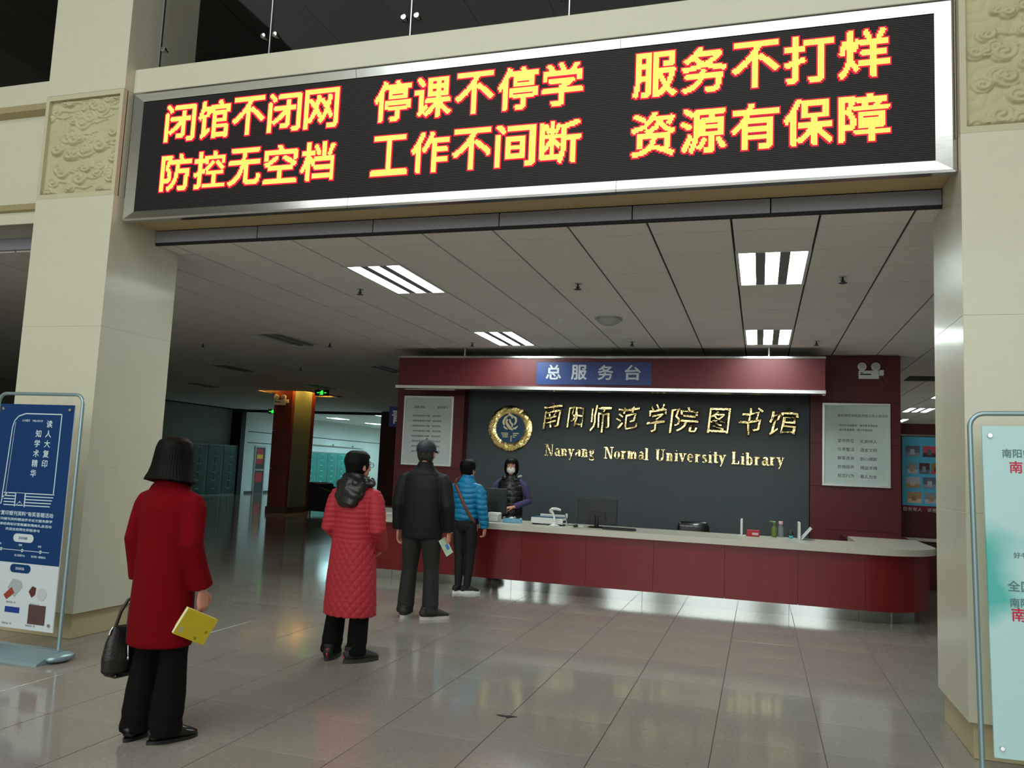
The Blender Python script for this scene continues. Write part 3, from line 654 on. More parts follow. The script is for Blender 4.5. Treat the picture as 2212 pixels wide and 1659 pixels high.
def stem(m, x, h): R_(m, x, x+TH, 0, h); serif(m, x+TH/2, 0); R_(m, x-.07, x+TH, h-TN, h)
def g_n(m): stem(m, .1, XH); bowl(m, .38, .42, .22, .26, 0, PI*.95); R_(m, .60-TH, .60, 0, .42); serif(m, .5, 0, .15); return .74
def g_m(m): stem(m, .1, XH); bowl(m, .37, .42, .2, .26, 0, PI*.95); R_(m, .57-TH, .57, 0, .42); serif(m, .47, 0, .14); bowl(m, .73, .42, .2, .26, 0, PI*.95); R_(m, .93-TH, .93, 0, .42); serif(m, .83, 0, .14); return 1.06
def g_r(m): stem(m, .1, XH); bowl(m, .40, .46, .17, .22, PI*.25, PI*.9); m.ell((.5, 12.678, .56), (.085, .012, .085), 8, 6); return .6
def g_a(m): R_(m, .38, .38+TH, .05, .5); bowl(m, .36, .47, .22, .21, 0, PI*.85); bowl(m, .27, .2, .21, .2, PI*.35, PI*1.8); R_(m, .5, .66, 0, TN); m.ell((.15, 12.678, .5), (.08, .012, .07), 8, 6); return .68
def g_i(m): stem(m, .1, XH); m.ell((.2, 12.678, .88), (.11, .012, .1), 10, 6); return .4
def g_l(m): stem(m, .1, 1.); return .4
def g_t(m): R_(m, .14, .14+TH, .1, .9); R_(m, .02, .46, XH-TN, XH); bowl(m, .32, .14, .18, .14, PI, PI*1.9); return .48
def g_s(m): bowl(m, .27, .5, .2, .18, PI*.15, PI*1.5, TH*.9); bowl(m, .27, .18, .22, .18, -PI*.85, PI*.5, TH*.9); Q_(m, [(.1, .45), (.35, .28), (.45, .38), (.2, .52)]); return .56
def g_e(m): bowl(m, .32, .34, .28, .34, PI*.1, PI*1.8); R_(m, .12, .56, .34, .34+TN); return .66
def g_o(m): bowl(m, .33, .34, .29, .34, 0, 2*PI, n=16); return .70
def g_v(m): Q_(m, [(.04, XH), (.26, XH), (.42, .12), (.34, 0), (.28, 0)]); Q_(m, [(.30, 0), (.36, 0), (.58, XH), (.51, XH)]); serif(m, .14, XH-TN, .14); serif(m, .54, XH-TN, .11); return .68
def g_y(m): g_v(m); Q_(m, [(.30, 0), (.38, .06), (.22, -.28), (.15, -.24)]); m.ell((.13, 12.678, -.22), (.09, .012, .08), 8, 6); return .68
def g_g(m): bowl(m, .29, .46, .23, .22, 0, 2*PI, n=14); bowl(m, .31, -.1, .27, .18, 0, 2*PI, TH*.7, n=14); Q_(m, [(.12, .26), (.2, .24), (.5, .1), (.5, .0), (.12, .12)]); Q_(m, [(.42, .6), (.6, .72), (.62, .62), (.48, .54)]); return .68
def g_b(m): R_(m, .1, .1+TH, 0, 1); R_(m, .03, .2, 1-TN, 1); bowl(m, .36, .34, .27, .34, -PI, PI, n=14); return .72
G = dict(N=g_N, U=g_U, L=g_L, n=g_n, m=g_m, r=g_r, a=g_a, i=g_i, l=g_l, t=g_t, s=g_s, e=g_e, o=g_o, v=g_v, y=g_y, g=g_g, b=g_b)
def word(wd, xa, xb, zb, h):
    tot = sum(G[c](MB()) for c in wd); sx = (xb-xa)/tot; x = xa
    for c in wd:
        m = MB(); adv = G[c](m); k = math.sin(x*9)*.004
        m.v = [(x+p[0]*sx, p[1]+.003*math.sin(p[2]*9+x*30), zb+k+p[2]*h) for p in m.v]
        part('letter', m, GOLD, et, label='gold letter '+c); x += adv*sx
word('Nanyang', -3.33, -2.50, 1.722, .185); word('Normal', -2.36, -1.66, 1.716, .185); word('University', -1.56, -.49, 1.71, .185); word('Library', -.42, .35, 1.703, .185)
# ---- framed notices
def framed(x0, x1, z0, z1, y, lb, tint, body):
    t = thing('framed_notice', lb, 'notice', ((x0+x1)/2, y, z0)); b = .028
    fr = MB(); 
    for pts in ([(x0, z0), (x1, z0), (x1-b, z0+b), (x0+b, z0+b)], [(x1, z0), (x1, z1), (x1-b, z1-b), (x1-b, z0+b)], [(x1, z1), (x0, z1), (x0+b, z1-b), (x1-b, z1-b)], [(x0, z1), (x0, z0), (x0+b, z0+b), (x0+b, z1-b)]):
        fr.prism(pts, 'y', y-.035, y)
    part('frame', fr, mat('silver_frame', (224, 226, 226), .3, .5), t)
    part('sheet', MB().box(x0+b, x1-b, y-.012, y-.004, z0+b, z1-b), tint, t)
    part('printed_text', body, mat('notice_ink', (70, 80, 84), .6), t, kind='stuff', label='rows of dark printed Chinese characters')
    g = part('glazing', MB().box(x0+b, x1-b, y-.022, y-.019, z0+b, z1-b), mat('notice_glazing', (140, 150, 150), .03), t)
    return t
gm = mat('notice_glazing', (140, 150, 150), .03); gm.node_tree.nodes['Principled BSDF'].inputs['Alpha'].default_value = .06
b1 = MB(); xx, zz = .854, 2.64
def tx(mb, s, x, z, h, y, st=1.): t_ = fith(text_mb(s, 1, 0, 0, res=2), x, z, h, y, st); mb.add(t_.v, t_.f)
tx(b1, '南阳师范学院图书馆工作人员守则', 1.06, 2.44, .042, 12.463)
tx(b1, '热心为读者服务　做读者良师益友', 1.08, 2.305, .032, 12.463); tx(b1, '面向读者服务　努力开拓进取', 1.08, 2.24, .032, 12.463)
for k, (a, b) in enumerate((('坚守岗位', '礼貌待人'), ('仪表整洁', '语言文明'), ('解答咨询', '耐心细致'), ('热情服务', '精益求精'), ('规范行为', '育人为本'))):
    tx(b1, a, 1.06, 2.075-k*.125, .052, 12.463); tx(b1, b, 1.36, 2.07-k*.125, .052, 12.463)
framed(.854, 1.753, 1.45, 2.637, 12.478, 'silver framed glass notice with ten short Chinese phrases right of the slate wall', mat('notice_sheet_green', (214, 232, 228), .5, noise=((2, .05),)), b1)
b2 = MB()
tx(b2, '读者须知', -5.58, 2.43, .045, 12.463); tx(b2, '爱护图书', -5.16, 2.43, .045, 12.463)
for k in range(8): tx(b2, '保持安静爱护书籍　请勿喧哗', -5.60+.01*(k % 2), 2.29-k*.085, .032, 12.463, 1.15)
framed(-5.76, -4.868, 1.48, 2.637, 12.478, 'silver framed glass notice left of the slate wall, behind the man in the cap', mat('notice_sheet_grey', (216, 222, 222), .5, noise=((2, .05),)), b2)
o = thing('wall_switch', 'small beige wall control plate at the left end of the slate wall', 'switch', (-4.645, 12.68, 1.22))
part('plate', MB().bev(-4.68, -4.59, 12.665, 12.69, 1.19, 1.40, .004), mat('beige_plate', (170, 160, 140), .4), o)
part('screen', MB().box(-4.66, -4.62, 12.66, 12.665, 1.23, 1.37), BLK, o)

# ================================================================== reception desk
def rounded_U(xl, xr, yf, yb, r, iw, iy):
    """outline of a U shaped slab: outer rounded front corners, inner well"""
    p = [(xl, yb), (xl, yf+r)]
    p = []
    for k in range(11):
        a = PI+PI/2*k/10; p.append((xl+r+r*math.cos(a), yf+r+r*math.sin(a)))
    for k in range(11):
        a = -PI/2+PI/2*k/10; p.append((xr-r+r*math.cos(a), yf+r+r*math.sin(a)))
    return p+[(xr, yb), (xr-iw, yb), (xr-iw, iy), (xl+iw, iy), (xl+iw, yb), (xl, yb)]
dk = thing('reception_desk', 'long curved red wood reception desk with pale top and steel kickplate', 'desk', (-2.0, 10.0, 0))
def slab(poly, z0, z1, m, name, b=.008):
    n = len(poly); bm = bmesh.new()
    lo = [bm.verts.new((x, y, z0)) for x, y in poly]; hi = [bm.verts.new((x, y, z1)) for x, y in poly]
    bm.faces.new(lo[::-1]); bm.faces.new(hi)
    for i in range(n): bm.faces.new((lo[i], lo[(i+1) % n], hi[(i+1) % n], hi[i]))
    bmesh.ops.bevel(bm, geom=[e for e in bm.edges if abs(e.verts[0].co.z-e.verts[1].co.z) < 1e-6], offset=b, segments=2, affect='EDGES')
    bm.verts.index_update(); mb = MB(); mb.add([tuple(v.co) for v in bm.verts], [tuple(v.index for v in f.verts) for f in bm.faces]); bm.free()
    return part(name, mb, m, dk, 30)
U = rounded_U(-5.76, 1.91, 9.575, 11.5, .76, .81, 10.48)
slab(U, .74, .81, QUARTZ, 'countertop')
def path_pts(xl, xr, yf, yb, r):
    p = [(xl, yb)]
    for k in range(11):
        a = PI+PI/2*k/10; p.append((xl+r+r*math.cos(a), yf+r+r*math.sin(a)))
    for k in range(11):
        a = -PI/2+PI/2*k/10; p.append((xr-r+r*math.cos(a), yf+r+r*math.sin(a)))
    return p+[(xr, yb)]
def wallstrip(path, sel, z0, z1, th, m, name, cutx, gap=.003):
    """vertical skin along path, split at the cut X positions on the straight front"""
    # resample: insert cut points
    pts = []
    for i in range(len(path)-1):
        a, b = path[i], path[i+1]; pts.append(a)
        if abs(a[1]-b[1]) < 1e-6:
            for c in cutx:
                if a[0] < c < b[0]: pts.append((c-gap/2, a[1])); pts.append((c+gap/2, a[1]))
    pts.append(path[-1]); groups = [[]]
    for i, p in enumerate(pts):
        groups[-1].append(p)
        if i+1 < len(pts) and abs(pts[i+1][0]-p[0]-gap) < 1e-6 and abs(pts[i+1][1]-p[1]) < 1e-9: groups.append([])
    for g in groups:
        m_ = MB(); n = len(g); inn = []
        for i in range(n):
            a, b = g[max(i-1, 0)], g[min(i+1, n-1)]; dx, dy = b[0]-a[0], b[1]-a[1]; l = math.hypot(dx, dy); inn.append((g[i][0]-dy/l*th, g[i][1]+dx/l*th))
        v = [(x, y, z) for z in (z0, z1) for x, y in g]+[(x, y, z) for z in (z0, z1) for x, y in inn]
        f = []
        for i in range(n-1):
            f += [(i, i+1, n+i+1, n+i), (2*n+i+1, 2*n+i, 3*n+i, 3*n+i+1), (n+i, n+i+1, 3*n+i+1, 3*n+i), (i+1, i, 2*n+i, 2*n+i+1)]
        f += [(0, n, 3*n, 2*n), (n-1, 3*n-1, 4*n-1, 2*n-1)]
        m_.add(v, f); part(name, m_, m, dk, 30)
wp = path_pts(-5.70, 1.85, 9.65, 11.5, .72)
wallstrip(wp, None, .135, .735, .02, WOODR, 'front_panel', [-5.1, -4.33, -3.56, -2.785, -1.98, -1.178, -.374, .415, 1.10])
kp = path_pts(-5.60, 1.75, 9.75, 11.48, .66)
wallstrip(kp, None, 0.0, .135, .01, STEELK, 'kickplate', [-4.55, -2.93, -1.312, .325, 1.047], .004)
part('inner_body', MB().box(-5.58, 1.73, 10.36, 10.46, 0.0, .74).box(-5.12, -5.1, 10.46, 11.5, 0.0, .74).box(1.1, 1.12, 10.46, 11.5, 0.0, .74), mat('desk_inner', (74, 22, 20), .5), dk)
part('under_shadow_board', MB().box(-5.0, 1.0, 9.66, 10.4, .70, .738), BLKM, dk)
for x0, x1, n in ((1.10, 1.89, 'low glossy red cabinet between desk and wall on the right'), (-5.9, -5.1, 'low glossy red cabinet between desk and wall on the left')):
    t = thing('low_cabinet', n, 'cabinet', ((x0+x1)/2, 11.9, 0))
    part('body', MB().bev(x0, x1, 11.52, 12.47, 0.05, .77, .003), WOODP, t)
    part('top', MB().bev(x0-.01, x1, 11.51, 12.475, .77, .795, .004), mat('red_gloss_top', (128, 52, 52), .15, coat=.5), t)
    part('plinth', MB().box(x0+.03, x1-.03, 11.55, 12.44, 0, .05), BLKM, t)

# ================================================================== people
def remesh(mb, vox, smooth_it=4, name='m'):
    me = mb.mesh(name, BLK); o = bpy.data.objects.new('tmp', me); COL.objects.link(o)
    r = o.modifiers.new('r', 'REMESH'); r.mode = 'VOXEL'; r.voxel_size = vox
    if smooth_it:
        sm = o.modifiers.new('s', 'SMOOTH'); sm.factor = .5; sm.iterations = smooth_it
    dg = bpy.context.evaluated_depsgraph_get(); m2 = bpy.data.meshes.new_from_object(o.evaluated_get(dg))
    bpy.data.objects.remove(o); bpy.data.meshes.remove(me); return m2
def arr(me):
    a = np.empty(len(me.vertices)*3); me.vertices.foreach_get('co', a); return a.reshape(-1, 3)
def norms(me):
    a = np.empty(len(me.vertices)*3); me.vertex_normals.foreach_get('vector', a); return a.reshape(-1, 3)
def setv(me, v): me.vertices.foreach_set('co', np.ascontiguousarray(v).ravel()); me.update()
def finish(me, name, m, parent, label=None):
    me.materials.clear(); me.materials.append(m); me.polygons.foreach_set('use_smooth', [True]*len(me.polygons))
    me.polygons.foreach_set('material_index', [0]*len(me.polygons))
    return tag(link(name, me, parent), label=label)
def joinmesh(meshes):
    V, F, off = [], [], 0
    for me in meshes:
        a = arr(me); V += a.tolist(); F += [tuple(i+off for i in p.vertices) for p in me.polygons]; off += len(a)
    me = bpy.data.meshes.new('joined'); me.from_pydata(V, [], F); return me
def rtube(mb, path, rad, n=12, ref=(1, 0, 0)):
    """tube with rounded ends"""
    P = [Vector(p) for p in path]; R = [(r, r) if not isinstance(r, (tuple, list)) else r for r in rad]
    d0 = (P[0]-P[1]).normalized(); d1 = (P[-1]-P[-2]).normalized(); a, b = R[0], R[-1]
    PP = [P[0]+d0*min(a)*.85, P[0]+d0*min(a)*.5]+P+[P[-1]+d1*min(b)*.5, P[-1]+d1*min(b)*.85]
    RR = [(a[0]*.35, a[1]*.35), (a[0]*.8, a[1]*.8)]+R+[(b[0]*.8, b[1]*.8), (b[0]*.35, b[1]*.35)]
    mb.tube(PP, RR, n, ref)
def wrinkle(v, s, amp, seed=0):
    R = np.random.RandomState(seed); out = np.zeros(len(v))
    for k in range(5):
        d = R.randn(3); d /= np.linalg.norm(d); d *= np.array([1, 1, .45]); out += np.sin(v@d*s*(.7+.5*k)+R.rand()*6+1.3*np.sin(v@(R.randn(3)*s*.4)))/(1+.5*k)
    return out*amp*.4
def hand(wrist, dirv, palmn, side, curl=.5, L=1., thumb=.6, spread=.0):
    """dirv: wrist->fingers, palmn: direction the palm faces, side: towards the thumb"""
    W = Vector(wrist); D = Vector(dirv).normalized(); Nn = Vector(palmn); Nn = (Nn-D*Nn.dot(D)).normalized()
    S = Vector(side); S = (S-D*S.dot(D)-Nn*S.dot(Nn)).normalized()
    mb = MB(); s = L
    mb.tube([W-D*.03*s, W, W+D*.03*s, W+D*.06*s, W+D*.085*s, W+D*.095*s], [(.024*s, .019*s), (.026*s, .018*s), (.036*s, .016*s), (.041*s, .0145*s), (.039*s, .012*s), (.03*s, .007*s)], 14, ref=tuple(S))
    for k, (o_, ln) in enumerate(((.029, .068), (.010, .076), (-.010, .071), (-.028, .056))):
        p = W+D*.084*s+S*o_*s; a = curl*.55; pts = [p-D*.012*s, p]
        for seg, fr_ in enumerate((.45, .32, .23)):
            dd = D*math.cos(a)+Nn*math.sin(a)+S*(o_*spread); p = p+dd*ln*fr_*s; pts.append(p); a += curl*.8
        rtube(mb, pts, [.0088*s, .009*s, .0082*s, .0074*s, .0062*s], 8, ref=tuple(S))
    tp = W+D*.028*s+S*.03*s
    a1 = (S*.75+D*.65+Nn*.35*thumb).normalized(); a2 = (S*.25+D*.85+Nn*.65*thumb).normalized(); a3 = (D*.8-S*.1+Nn*.9*thumb).normalized()
    p1 = tp+a1*.034*s; p2 = p1+a2*.03*s; p3 = p2+a3*.024*s
    rtube(mb, [W+D*.015*s+S*.012*s, tp, p1, p2, p3], [.012*s, .0135*s, .0105*s, .0095*s, .0078*s], 8, ref=tuple(Nn))
    return remesh(mb, .0028, 2)
def head_mesh(hz, s, tilt):
    """head centred on z=hz (middle of the head), faces +Y; total height about .225*s"""
    mb = MB()
    mb.ell((0, -.008*s, hz+.025*s), (.076*s, .094*s, .088*s), 24, 16)
    mb.ell((0, .028*s, hz-.045*s), (.058*s, .058*s, .066*s), 20, 12)
    mb.ell((0, .045*s, hz-.085*s), (.034*s, .036*s, .026*s), 14, 8)
    mb.ell((-.036*s, .052*s, hz-.028*s), (.026*s, .026*s, .028*s), 12, 8); mb.ell((.036*s, .052*s, hz-.028*s), (.026*s, .026*s, .028*s), 12, 8)
    mb.tube([(0, .083*s, hz+.012*s), (0, .094*s, hz-.012*s), (0, .103*s, hz-.034*s), (0, .092*s, hz-.043*s)], [(.007*s, .01*s), (.009*s, .011*s), (.0145*s, .012*s), (.010*s, .006*s)], 10)
    mb.ell((0, .083*s, hz-.060*s), (.022*s, .010*s, .006*s), 12, 6); mb.ell((0, .081*s, hz-.071*s), (.019*s, .010*s, .007*s), 12, 6)
    mb.ell((0, .078*s, hz+.026*s), (.05*s, .012*s, .007*s), 14, 6)
    for sx in (-1, 1):
        mb.ell((sx*.078*s, -.004*s, hz-.012*s), (.009*s, .018*s, .031*s), 12, 10); mb.ell((sx*.074*s, .006*s, hz-.03*s), (.010*s, .012*s, .018*s), 10, 8)
    return mb
class P:
    pass
def person(loc, rz, label, H, arms, feet, heavy=1., headturn=0., headtilt=0., neckz=None, male=False):
    """body: arms = {'L':(elbow, wrist, dir, palm, side, curl), 'R':...}; feet = {'L':(x,y,ang), 'R':(...)}"""
    p = P(); s = H/1.6; p.s = s
    t = thing('person', label, 'person', (loc[0], loc[1], 0), rz); p.t = t
    sh = .175*(1.12 if male else 1.)*s; p.sh = sh; p.shz = 1.30*s
    mb = MB()
    mb.tube([(0, 0, z*s) for z in (.78, .82, .90, 1.0, 1.1, 1.2, 1.27, 1.32, 1.345)], [(.10*s, .08*s), (.15*s, .105*s), (.16*s*heavy, .115*s), (.14*s*heavy, .105*s), (.14*s*heavy, .105*s), (.155*s, .11*s), (sh*.93, .095*s), (sh*.62, .07*s), (.06*s, .055*s)], 20)
    rtube(mb, [(0, -.01*s, 1.30*s), (0, -.005*s, 1.36*s), (0, .005*s, 1.42*s)], [(.062*s, .058*s), (.05*s, .05*s), (.05*s, .05*s)], 14)
    p.arm = {}
    for k, sx in (('L', -1), ('R', 1)):
        e, wv = Vector(arms[k][0]), Vector(arms[k][1]); S = Vector((sx*sh*.93, 0, 1.29*s))
        rtube(mb, [S-Vector((sx*.03, 0, .03)), S.lerp(e, .4), e, e.lerp(wv, .35), wv], [.040*s, .044*s, .036*s, .036*s, .023*s], 12)
        p.arm[k] = (S, e, wv)
        fx, fy, fa = feet[k]; Hp = Vector((sx*.085*s, 0, .83*s)); A = Vector((fx, fy-.0, .085*s)); K = Hp.lerp(A, .52)+Vector((0, .02*s, 0))
        rtube(mb, [Hp, Hp.lerp(K, .4), K, K.lerp(A, .35), A], [.085*s, .078*s, .052*s, .052*s, .032*s], 12)
        d = Vector((math.sin(fa), math.cos(fa), 0)); rtube(mb, [A-d*.04*s-Vector((0, 0, .04)), A+d*.06*s-Vector((0, 0, .045)), A+d*.13*s-Vector((0, 0, .055))], [(.03*s, .03*s), (.036*s, .028*s), (.034*s, .018*s)], 10)
        p.arm['leg'+k] = (Hp, K, A, d)
    body = remesh(mb, .010, 3)
    hz = H-.112*s; p.hz = hz
    hm = remesh(head_mesh(0, s, 0), .0038, 2)
    Rm = Matrix.Rotation(headturn, 4, 'Z') @ Matrix.Rotation(headtilt, 4, 'X')
    piv = Vector((0, 0, -.09*s)); p.HM = Matrix.Translation((0, .004, hz)) @ Matrix.Translation(piv) @ Rm @ Matrix.Translation(-piv)
    hm.transform(p.HM)
    hs = [hand(arms[k][1], *arms[k][2:5], curl=arms[k][5], L=s*(1.05 if male else .97)) for k in ('L', 'R')]
    finish(joinmesh([body, hm]+hs), 'body', SKIN, t)
    # eyes and brows
    ey = MB(); br = MB()
    for sx in (-1, 1):
        ey.mi = 0; ey.ell((sx*.031*s, .076*s, .004*s), (.0135*s, .009*s, .0075*s), 12, 8); ey.mi = 1; ey.ell((sx*.031*s, .0805*s, .004*s), (.0062*s, .0055*s, .0062*s), 10, 8)
        br.tube([(sx*.016*s, .088*s, .024*s), (sx*.031*s, .087*s, .030*s), (sx*.047*s, .077*s, .026*s)], [.003*s, .0035*s, .002*s], 6)
    for nm, m_, mt in (('eyes', ey, [mat('eye_white', (220, 216, 210), .25), mat('eye_dark', (20, 14, 12), .15)]), ('eyebrows', br, HAIR)):
        me = m_.mesh(nm, mt, True); me.transform(p.HM); link(nm, me, t)
    return p
def garment(p, name, rings, sleeves, m, vox=.008, disp=None, smooth=4, extra=None, label=None):
    """rings: (z, rx, ry, cx, cy) ; sleeves: {k: [(t along arm path or point, r)...]}"""
    mb = MB()
    mb.tube([(r[3], r[4], r[0]) for r in rings], [(r[1], r[2]) for r in rings], 32)
    for sl in sleeves: mb.tube([q[0] for q in sl], [q[1] for q in sl], 16)
    if extra: extra(mb)
    me = remesh(mb, vox, smooth); me.update()
    if disp is not None:
        v = arr(me); n = norms(me); setv(me, v+n*disp(v, n)[:, None])
    return finish(me, name, m, p.t, label)
def trousers(p, m, name='trousers', rk=1., flare=1., top=.90, zl=.045, disp=True, hip=1., ank=1.):
    mb = MB(); s = p.s
    mb.tube([(0, 0, z*s) for z in (.74, .80, .86, top+.04)], [(.12*s*hip, .09*s*hip), (.165*s*hip, .115*s*hip), (.168*s*hip, .12*s*hip), (.15*s*hip, .11*s*hip)], 24)
    for k in ('L', 'R'):
        Hp, K, A, d = p.arm['leg'+k]
        b = Vector((A.x, A.y, zl))
        mb.tube([Hp, Hp.lerp(K, .45), K, K.lerp(b, .5), b.lerp(K, .08), b], [(.092*s*rk*hip, .10*s*rk*hip), (.086*s*rk, .095*s*rk), (.066*s*rk, .07*s*rk), (.062*s*rk*flare, .066*s*rk*flare), (.062*s*rk*flare*ank, .07*s*rk*flare*ank), (.061*s*rk*flare*ank, .07*s*rk*flare*ank)], 18)
    me = remesh(mb, .008, 3); me.update()
    if disp:
        v = arr(me); n = norms(me); z = v[:, 2]
        setv(me, v+n*(wrinkle(v, 22, .004, 3)+.003*np.sin(z*70+v[:, 0]*20)*np.exp(-((z-.10)/.07)**2))[:, None])
    return finish(me, name, m, p.t)
def shoes(p, upper, sole, hi=1., sole_h=.022, size=1., accent=None):
    s = p.s*size
    for k in ('L', 'R'):
        Hp, K, A, d = p.arm['leg'+k]; c = Vector((A.x, A.y, 0)); u = Vector((d.y, -d.x, 0)); sx = -1 if k == 'L' else 1
        mb = MB(); P0 = lambda f, z, l=0.: tuple(c+d*f*s+u*l*s+Vector((0, 0, z*s)))
        mb.tube([P0(-.085, .045), P0(-.07, .05), P0(-.03, .052), P0(.04, .048), P0(.10, .037), P0(.15, .028), P0(.175, .024)], [(.018*s, .02*s), (.034*s, .038*s), (.037*s, .046*s), (.042*s, .042*s), (.047*s, .032*s), (.036*s, .020*s), (.014*s, .009*s)], 16, ref=tuple(u))
        mb.tube([P0(-.025, .04), P0(-.03, .08*hi), P0(-.03, .10*hi)], [(.04*s, .055*s), (.04*s, .05*s), (.042*s, .05*s)], 14, ref=tuple(u))
        me = remesh(mb, .0055, 2); v = arr(me); v[:, 2] = np.maximum(v[:, 2], sole_h*.8); setv(me, v)
        o = finish(me, 'shoe', upper, p.t)
        so = MB(); n = 22; pts = []
        for j in range(n):
            a = 2*PI*j/n; f = .045+.135*math.cos(a); w_ = .046*math.sin(a)*(1+.12*math.cos(a))*(1 if abs(math.sin(a)) > .01 else 0); q = c+d*f*s+u*w_*s; pts.append((q.x, q.y))
        so.prism(pts[::-1], 'z', 0.0, sole_h)
        me = so.mesh('sole', sole); smoothby(me, 40); link('sole', me, o)
        if accent:
            a = MB(); q0 = c-d*.078*s; a.tube([q0+Vector((0, 0, .03)), q0-d*.008*s+Vector((0, 0, .06)), q0+Vector((0, 0, .09))], [(.008, .004), (.009, .004), (.008, .004)], 8, ref=tuple(u))
            link('heel_tab', a.mesh('heel_tab', accent, True), o)
def hair(p, rings, m=HAIR, cut=None, name='hair', vox=.006, ridges=.002, extra=None):
    s = p.s; mb = MB()
    if rings: mb.tube([(r[3]*s, r[4]*s, r[0]*s) for r in rings], [(r[1]*s, r[2]*s) for r in rings], 28)
    if extra: extra(mb, s)
    me = remesh(mb, vox, 3); v = arr(me)
    if cut is not None:
        face = (v[:, 1] > cut[0]*s) & (v[:, 2] < cut[1]*s) & (np.abs(v[:, 0]) < cut[2]*s)
        v[:, 1] = np.where(face, cut[0]*s+(v[:, 1]-cut[0]*s)*.05, v[:, 1])
    setv(me, v); n = norms(me); a = np.arctan2(v[:, 0], v[:, 1])
    v = v+n*(ridges*.9*np.sin(a*52+1.2*np.sin(v[:, 2]*30))*np.clip((.11*s-v[:, 2])/.1, 0.15, 1))[:, None]
    setv(me, v); me.transform(p.HM)
    return finish(me, name, m, p.t)
def sleeve(p, k, r, drop=.0, end=1., cuff=None, sh=None, puff=0):
    S, e, wv = p.arm[k]; sx = -1 if k == 'L' else 1; w2 = e.lerp(wv, end)
    top = [(Vector((sx*.05, -.005, p.shz-.035)), .045), (Vector((sx*p.sh*.62, -.008, p.shz-.03)), .054), (Vector((sx*p.sh*.93, -.008, p.shz-.055)), .060)]
    rr = r if isinstance(r, (list, tuple)) else [r]*5
    return top+[(S.lerp(e, .28), rr[0]), (S.lerp(e, .55), rr[1]), (e, rr[2]), (e.lerp(w2, .6), rr[3]), (w2, rr[4])]

# ---------------- woman in the red coat
RC = mat('red_wool_coat', (108, 0, 12), .95, noise=((5, .08), (300, .08)), bump=(420, .25), spec=.15)
w1 = person((-3.045, 3.68), math.radians(-4), 'woman seen from behind in long red coat, with black handbag and yellow book', 1.585,
    {'L': ((-.205, -.03, 1.03), (-.20, .03, .80), (0, .08, -1), (1, 0, 0), (0, 1, 0), 1.15), 'R': ((.20, -.04, 1.03), (.212, .05, .778), (.05, .15, -1), (-1, .1, 0), (0, 1, 0), .9)},
    {'L': (-.085, -.02, -.12), 'R': (.085, .0, .45)})
def d1(v, n): return wrinkle(v, 9, .007, 1)*(v[:, 2] < 1.25)+.0015*np.sin(v[:, 2]*3)
garment(w1, 'coat', [(.49, .176, .138, 0, 0), (.56, .176, .138, 0, 0), (.75, .172, .136, 0, -.005), (.95, .162, .126, 0, -.01), (1.10, .160, .122, 0, -.012), (1.20, .165, .118, 0, -.015), (1.27, .145, .10, 0, -.012), (1.32, .115, .085, 0, -.01), (1.355, .075, .07, 0, -.005), (1.375, .07, .066, 0, -.003)],
    [sleeve(w1, 'L', [.060, .060, .056, .055, .058], end=.92), sleeve(w1, 'R', [.060, .060, .057, .056, .061], end=.92)], RC, .008, d1)
m = MB()
for i in range(9):
    a = PI*(.04+.92*i/8); 
trousers(w1, mat('black_trousers', (8, 8, 9), .85, spec=.15), rk=1.0, flare=1.30, zl=.035, hip=.84)
shoes(w1, mat('black_leather_shoe', (14, 13, 13), .25), BLK, hi=.75, sole_h=.018)
hair(w1, [(.118, .02, .03, 0, -.01), (.112, .05, .06, 0, -.01), (.09, .08, .092, 0, -.01), (.05, .093, .105, 0, -.012), (0, .098, .108, 0, -.015), (-.05, .108, .108, 0, -.02), (-.09, .124, .112, 0, -.024), (-.112, .136, .118, 0, -.028), (-.128, .147, .122, 0, -.028), (-.136, .118, .10, 0, -.03)], cut=(.055, .06, .075))
# ---------------- woman in the coral quilted coat
CO = mat('coral_quilted_coat', (168, 42, 55), .6, noise=((4, .06), (200, .05)), spec=.3)
w2 = person((-2.975, 5.66), math.radians(-3), 'woman seen from behind in a long coral quilted coat with a black hood', 1.58,
    {'L': ((-.198, -.05, 1.0), (-.15, .17, .84), (.7, .5, -.5), (0, -1, .3), (0, .3, 1), .6), 'R': ((.225, -.05, 1.0), (.15, .17, .84), (-.7, .5, -.5), (0, -1, .3), (0, .3, 1), .6)},
    {'L': (-.135, -.01, -.25), 'R': (.085, -.02, .55)}, heavy=1.08, headturn=-.45)
def d2(v, n):
    z = v[:, 2]; a = np.arctan2(v[:, 0], -v[:, 1])*.17; arm = np.hypot(v[:, 0]/.21, v[:, 1]/.17) > 1.08
    rib = np.abs(np.sin((z+.003*np.sin(v[:, 0]*25))*PI/.038))**.5*.008-.005
    u_, w_ = (a+z*.8)/.062, (a-z*.8)/.062
    dia = np.minimum(np.abs(np.sin(u_*PI)), np.abs(np.sin(w_*PI)))**.6*.008-.004
    k = 1/(1+np.exp(-(z-.90)/.008)); soft = np.where(arm, .55, 1)
    return (rib*k+dia*(1-k))*soft*(z < 1.29)+wrinkle(v, 16, .005, 2)+wrinkle(v, 45, .0025, 7)*(z < .9)
garment(w2, 'coat', [(.345, .205, .172, 0, 0), (.42, .205, .172, 0, 0), (.60, .196, .165, 0, 0), (.80, .180, .148, 0, 0), (.92, .170, .138, 0, 0), (1.05, .165, .13, 0, -.005), (1.15, .17, .125, 0, -.01), (1.22, .165, .115, 0, -.01), (1.27, .14, .105, 0, -.005), (1.33, .09, .08, 0, 0)],
    [sleeve(w2, k, [.066, .068, .064, .060, .054], end=.97) for k in ('L', 'R')], CO, .0068, d2, 2)
HD = mat('black_nylon', (20, 21, 22), .32, noise=((8, .1),), bump=(18, .5))
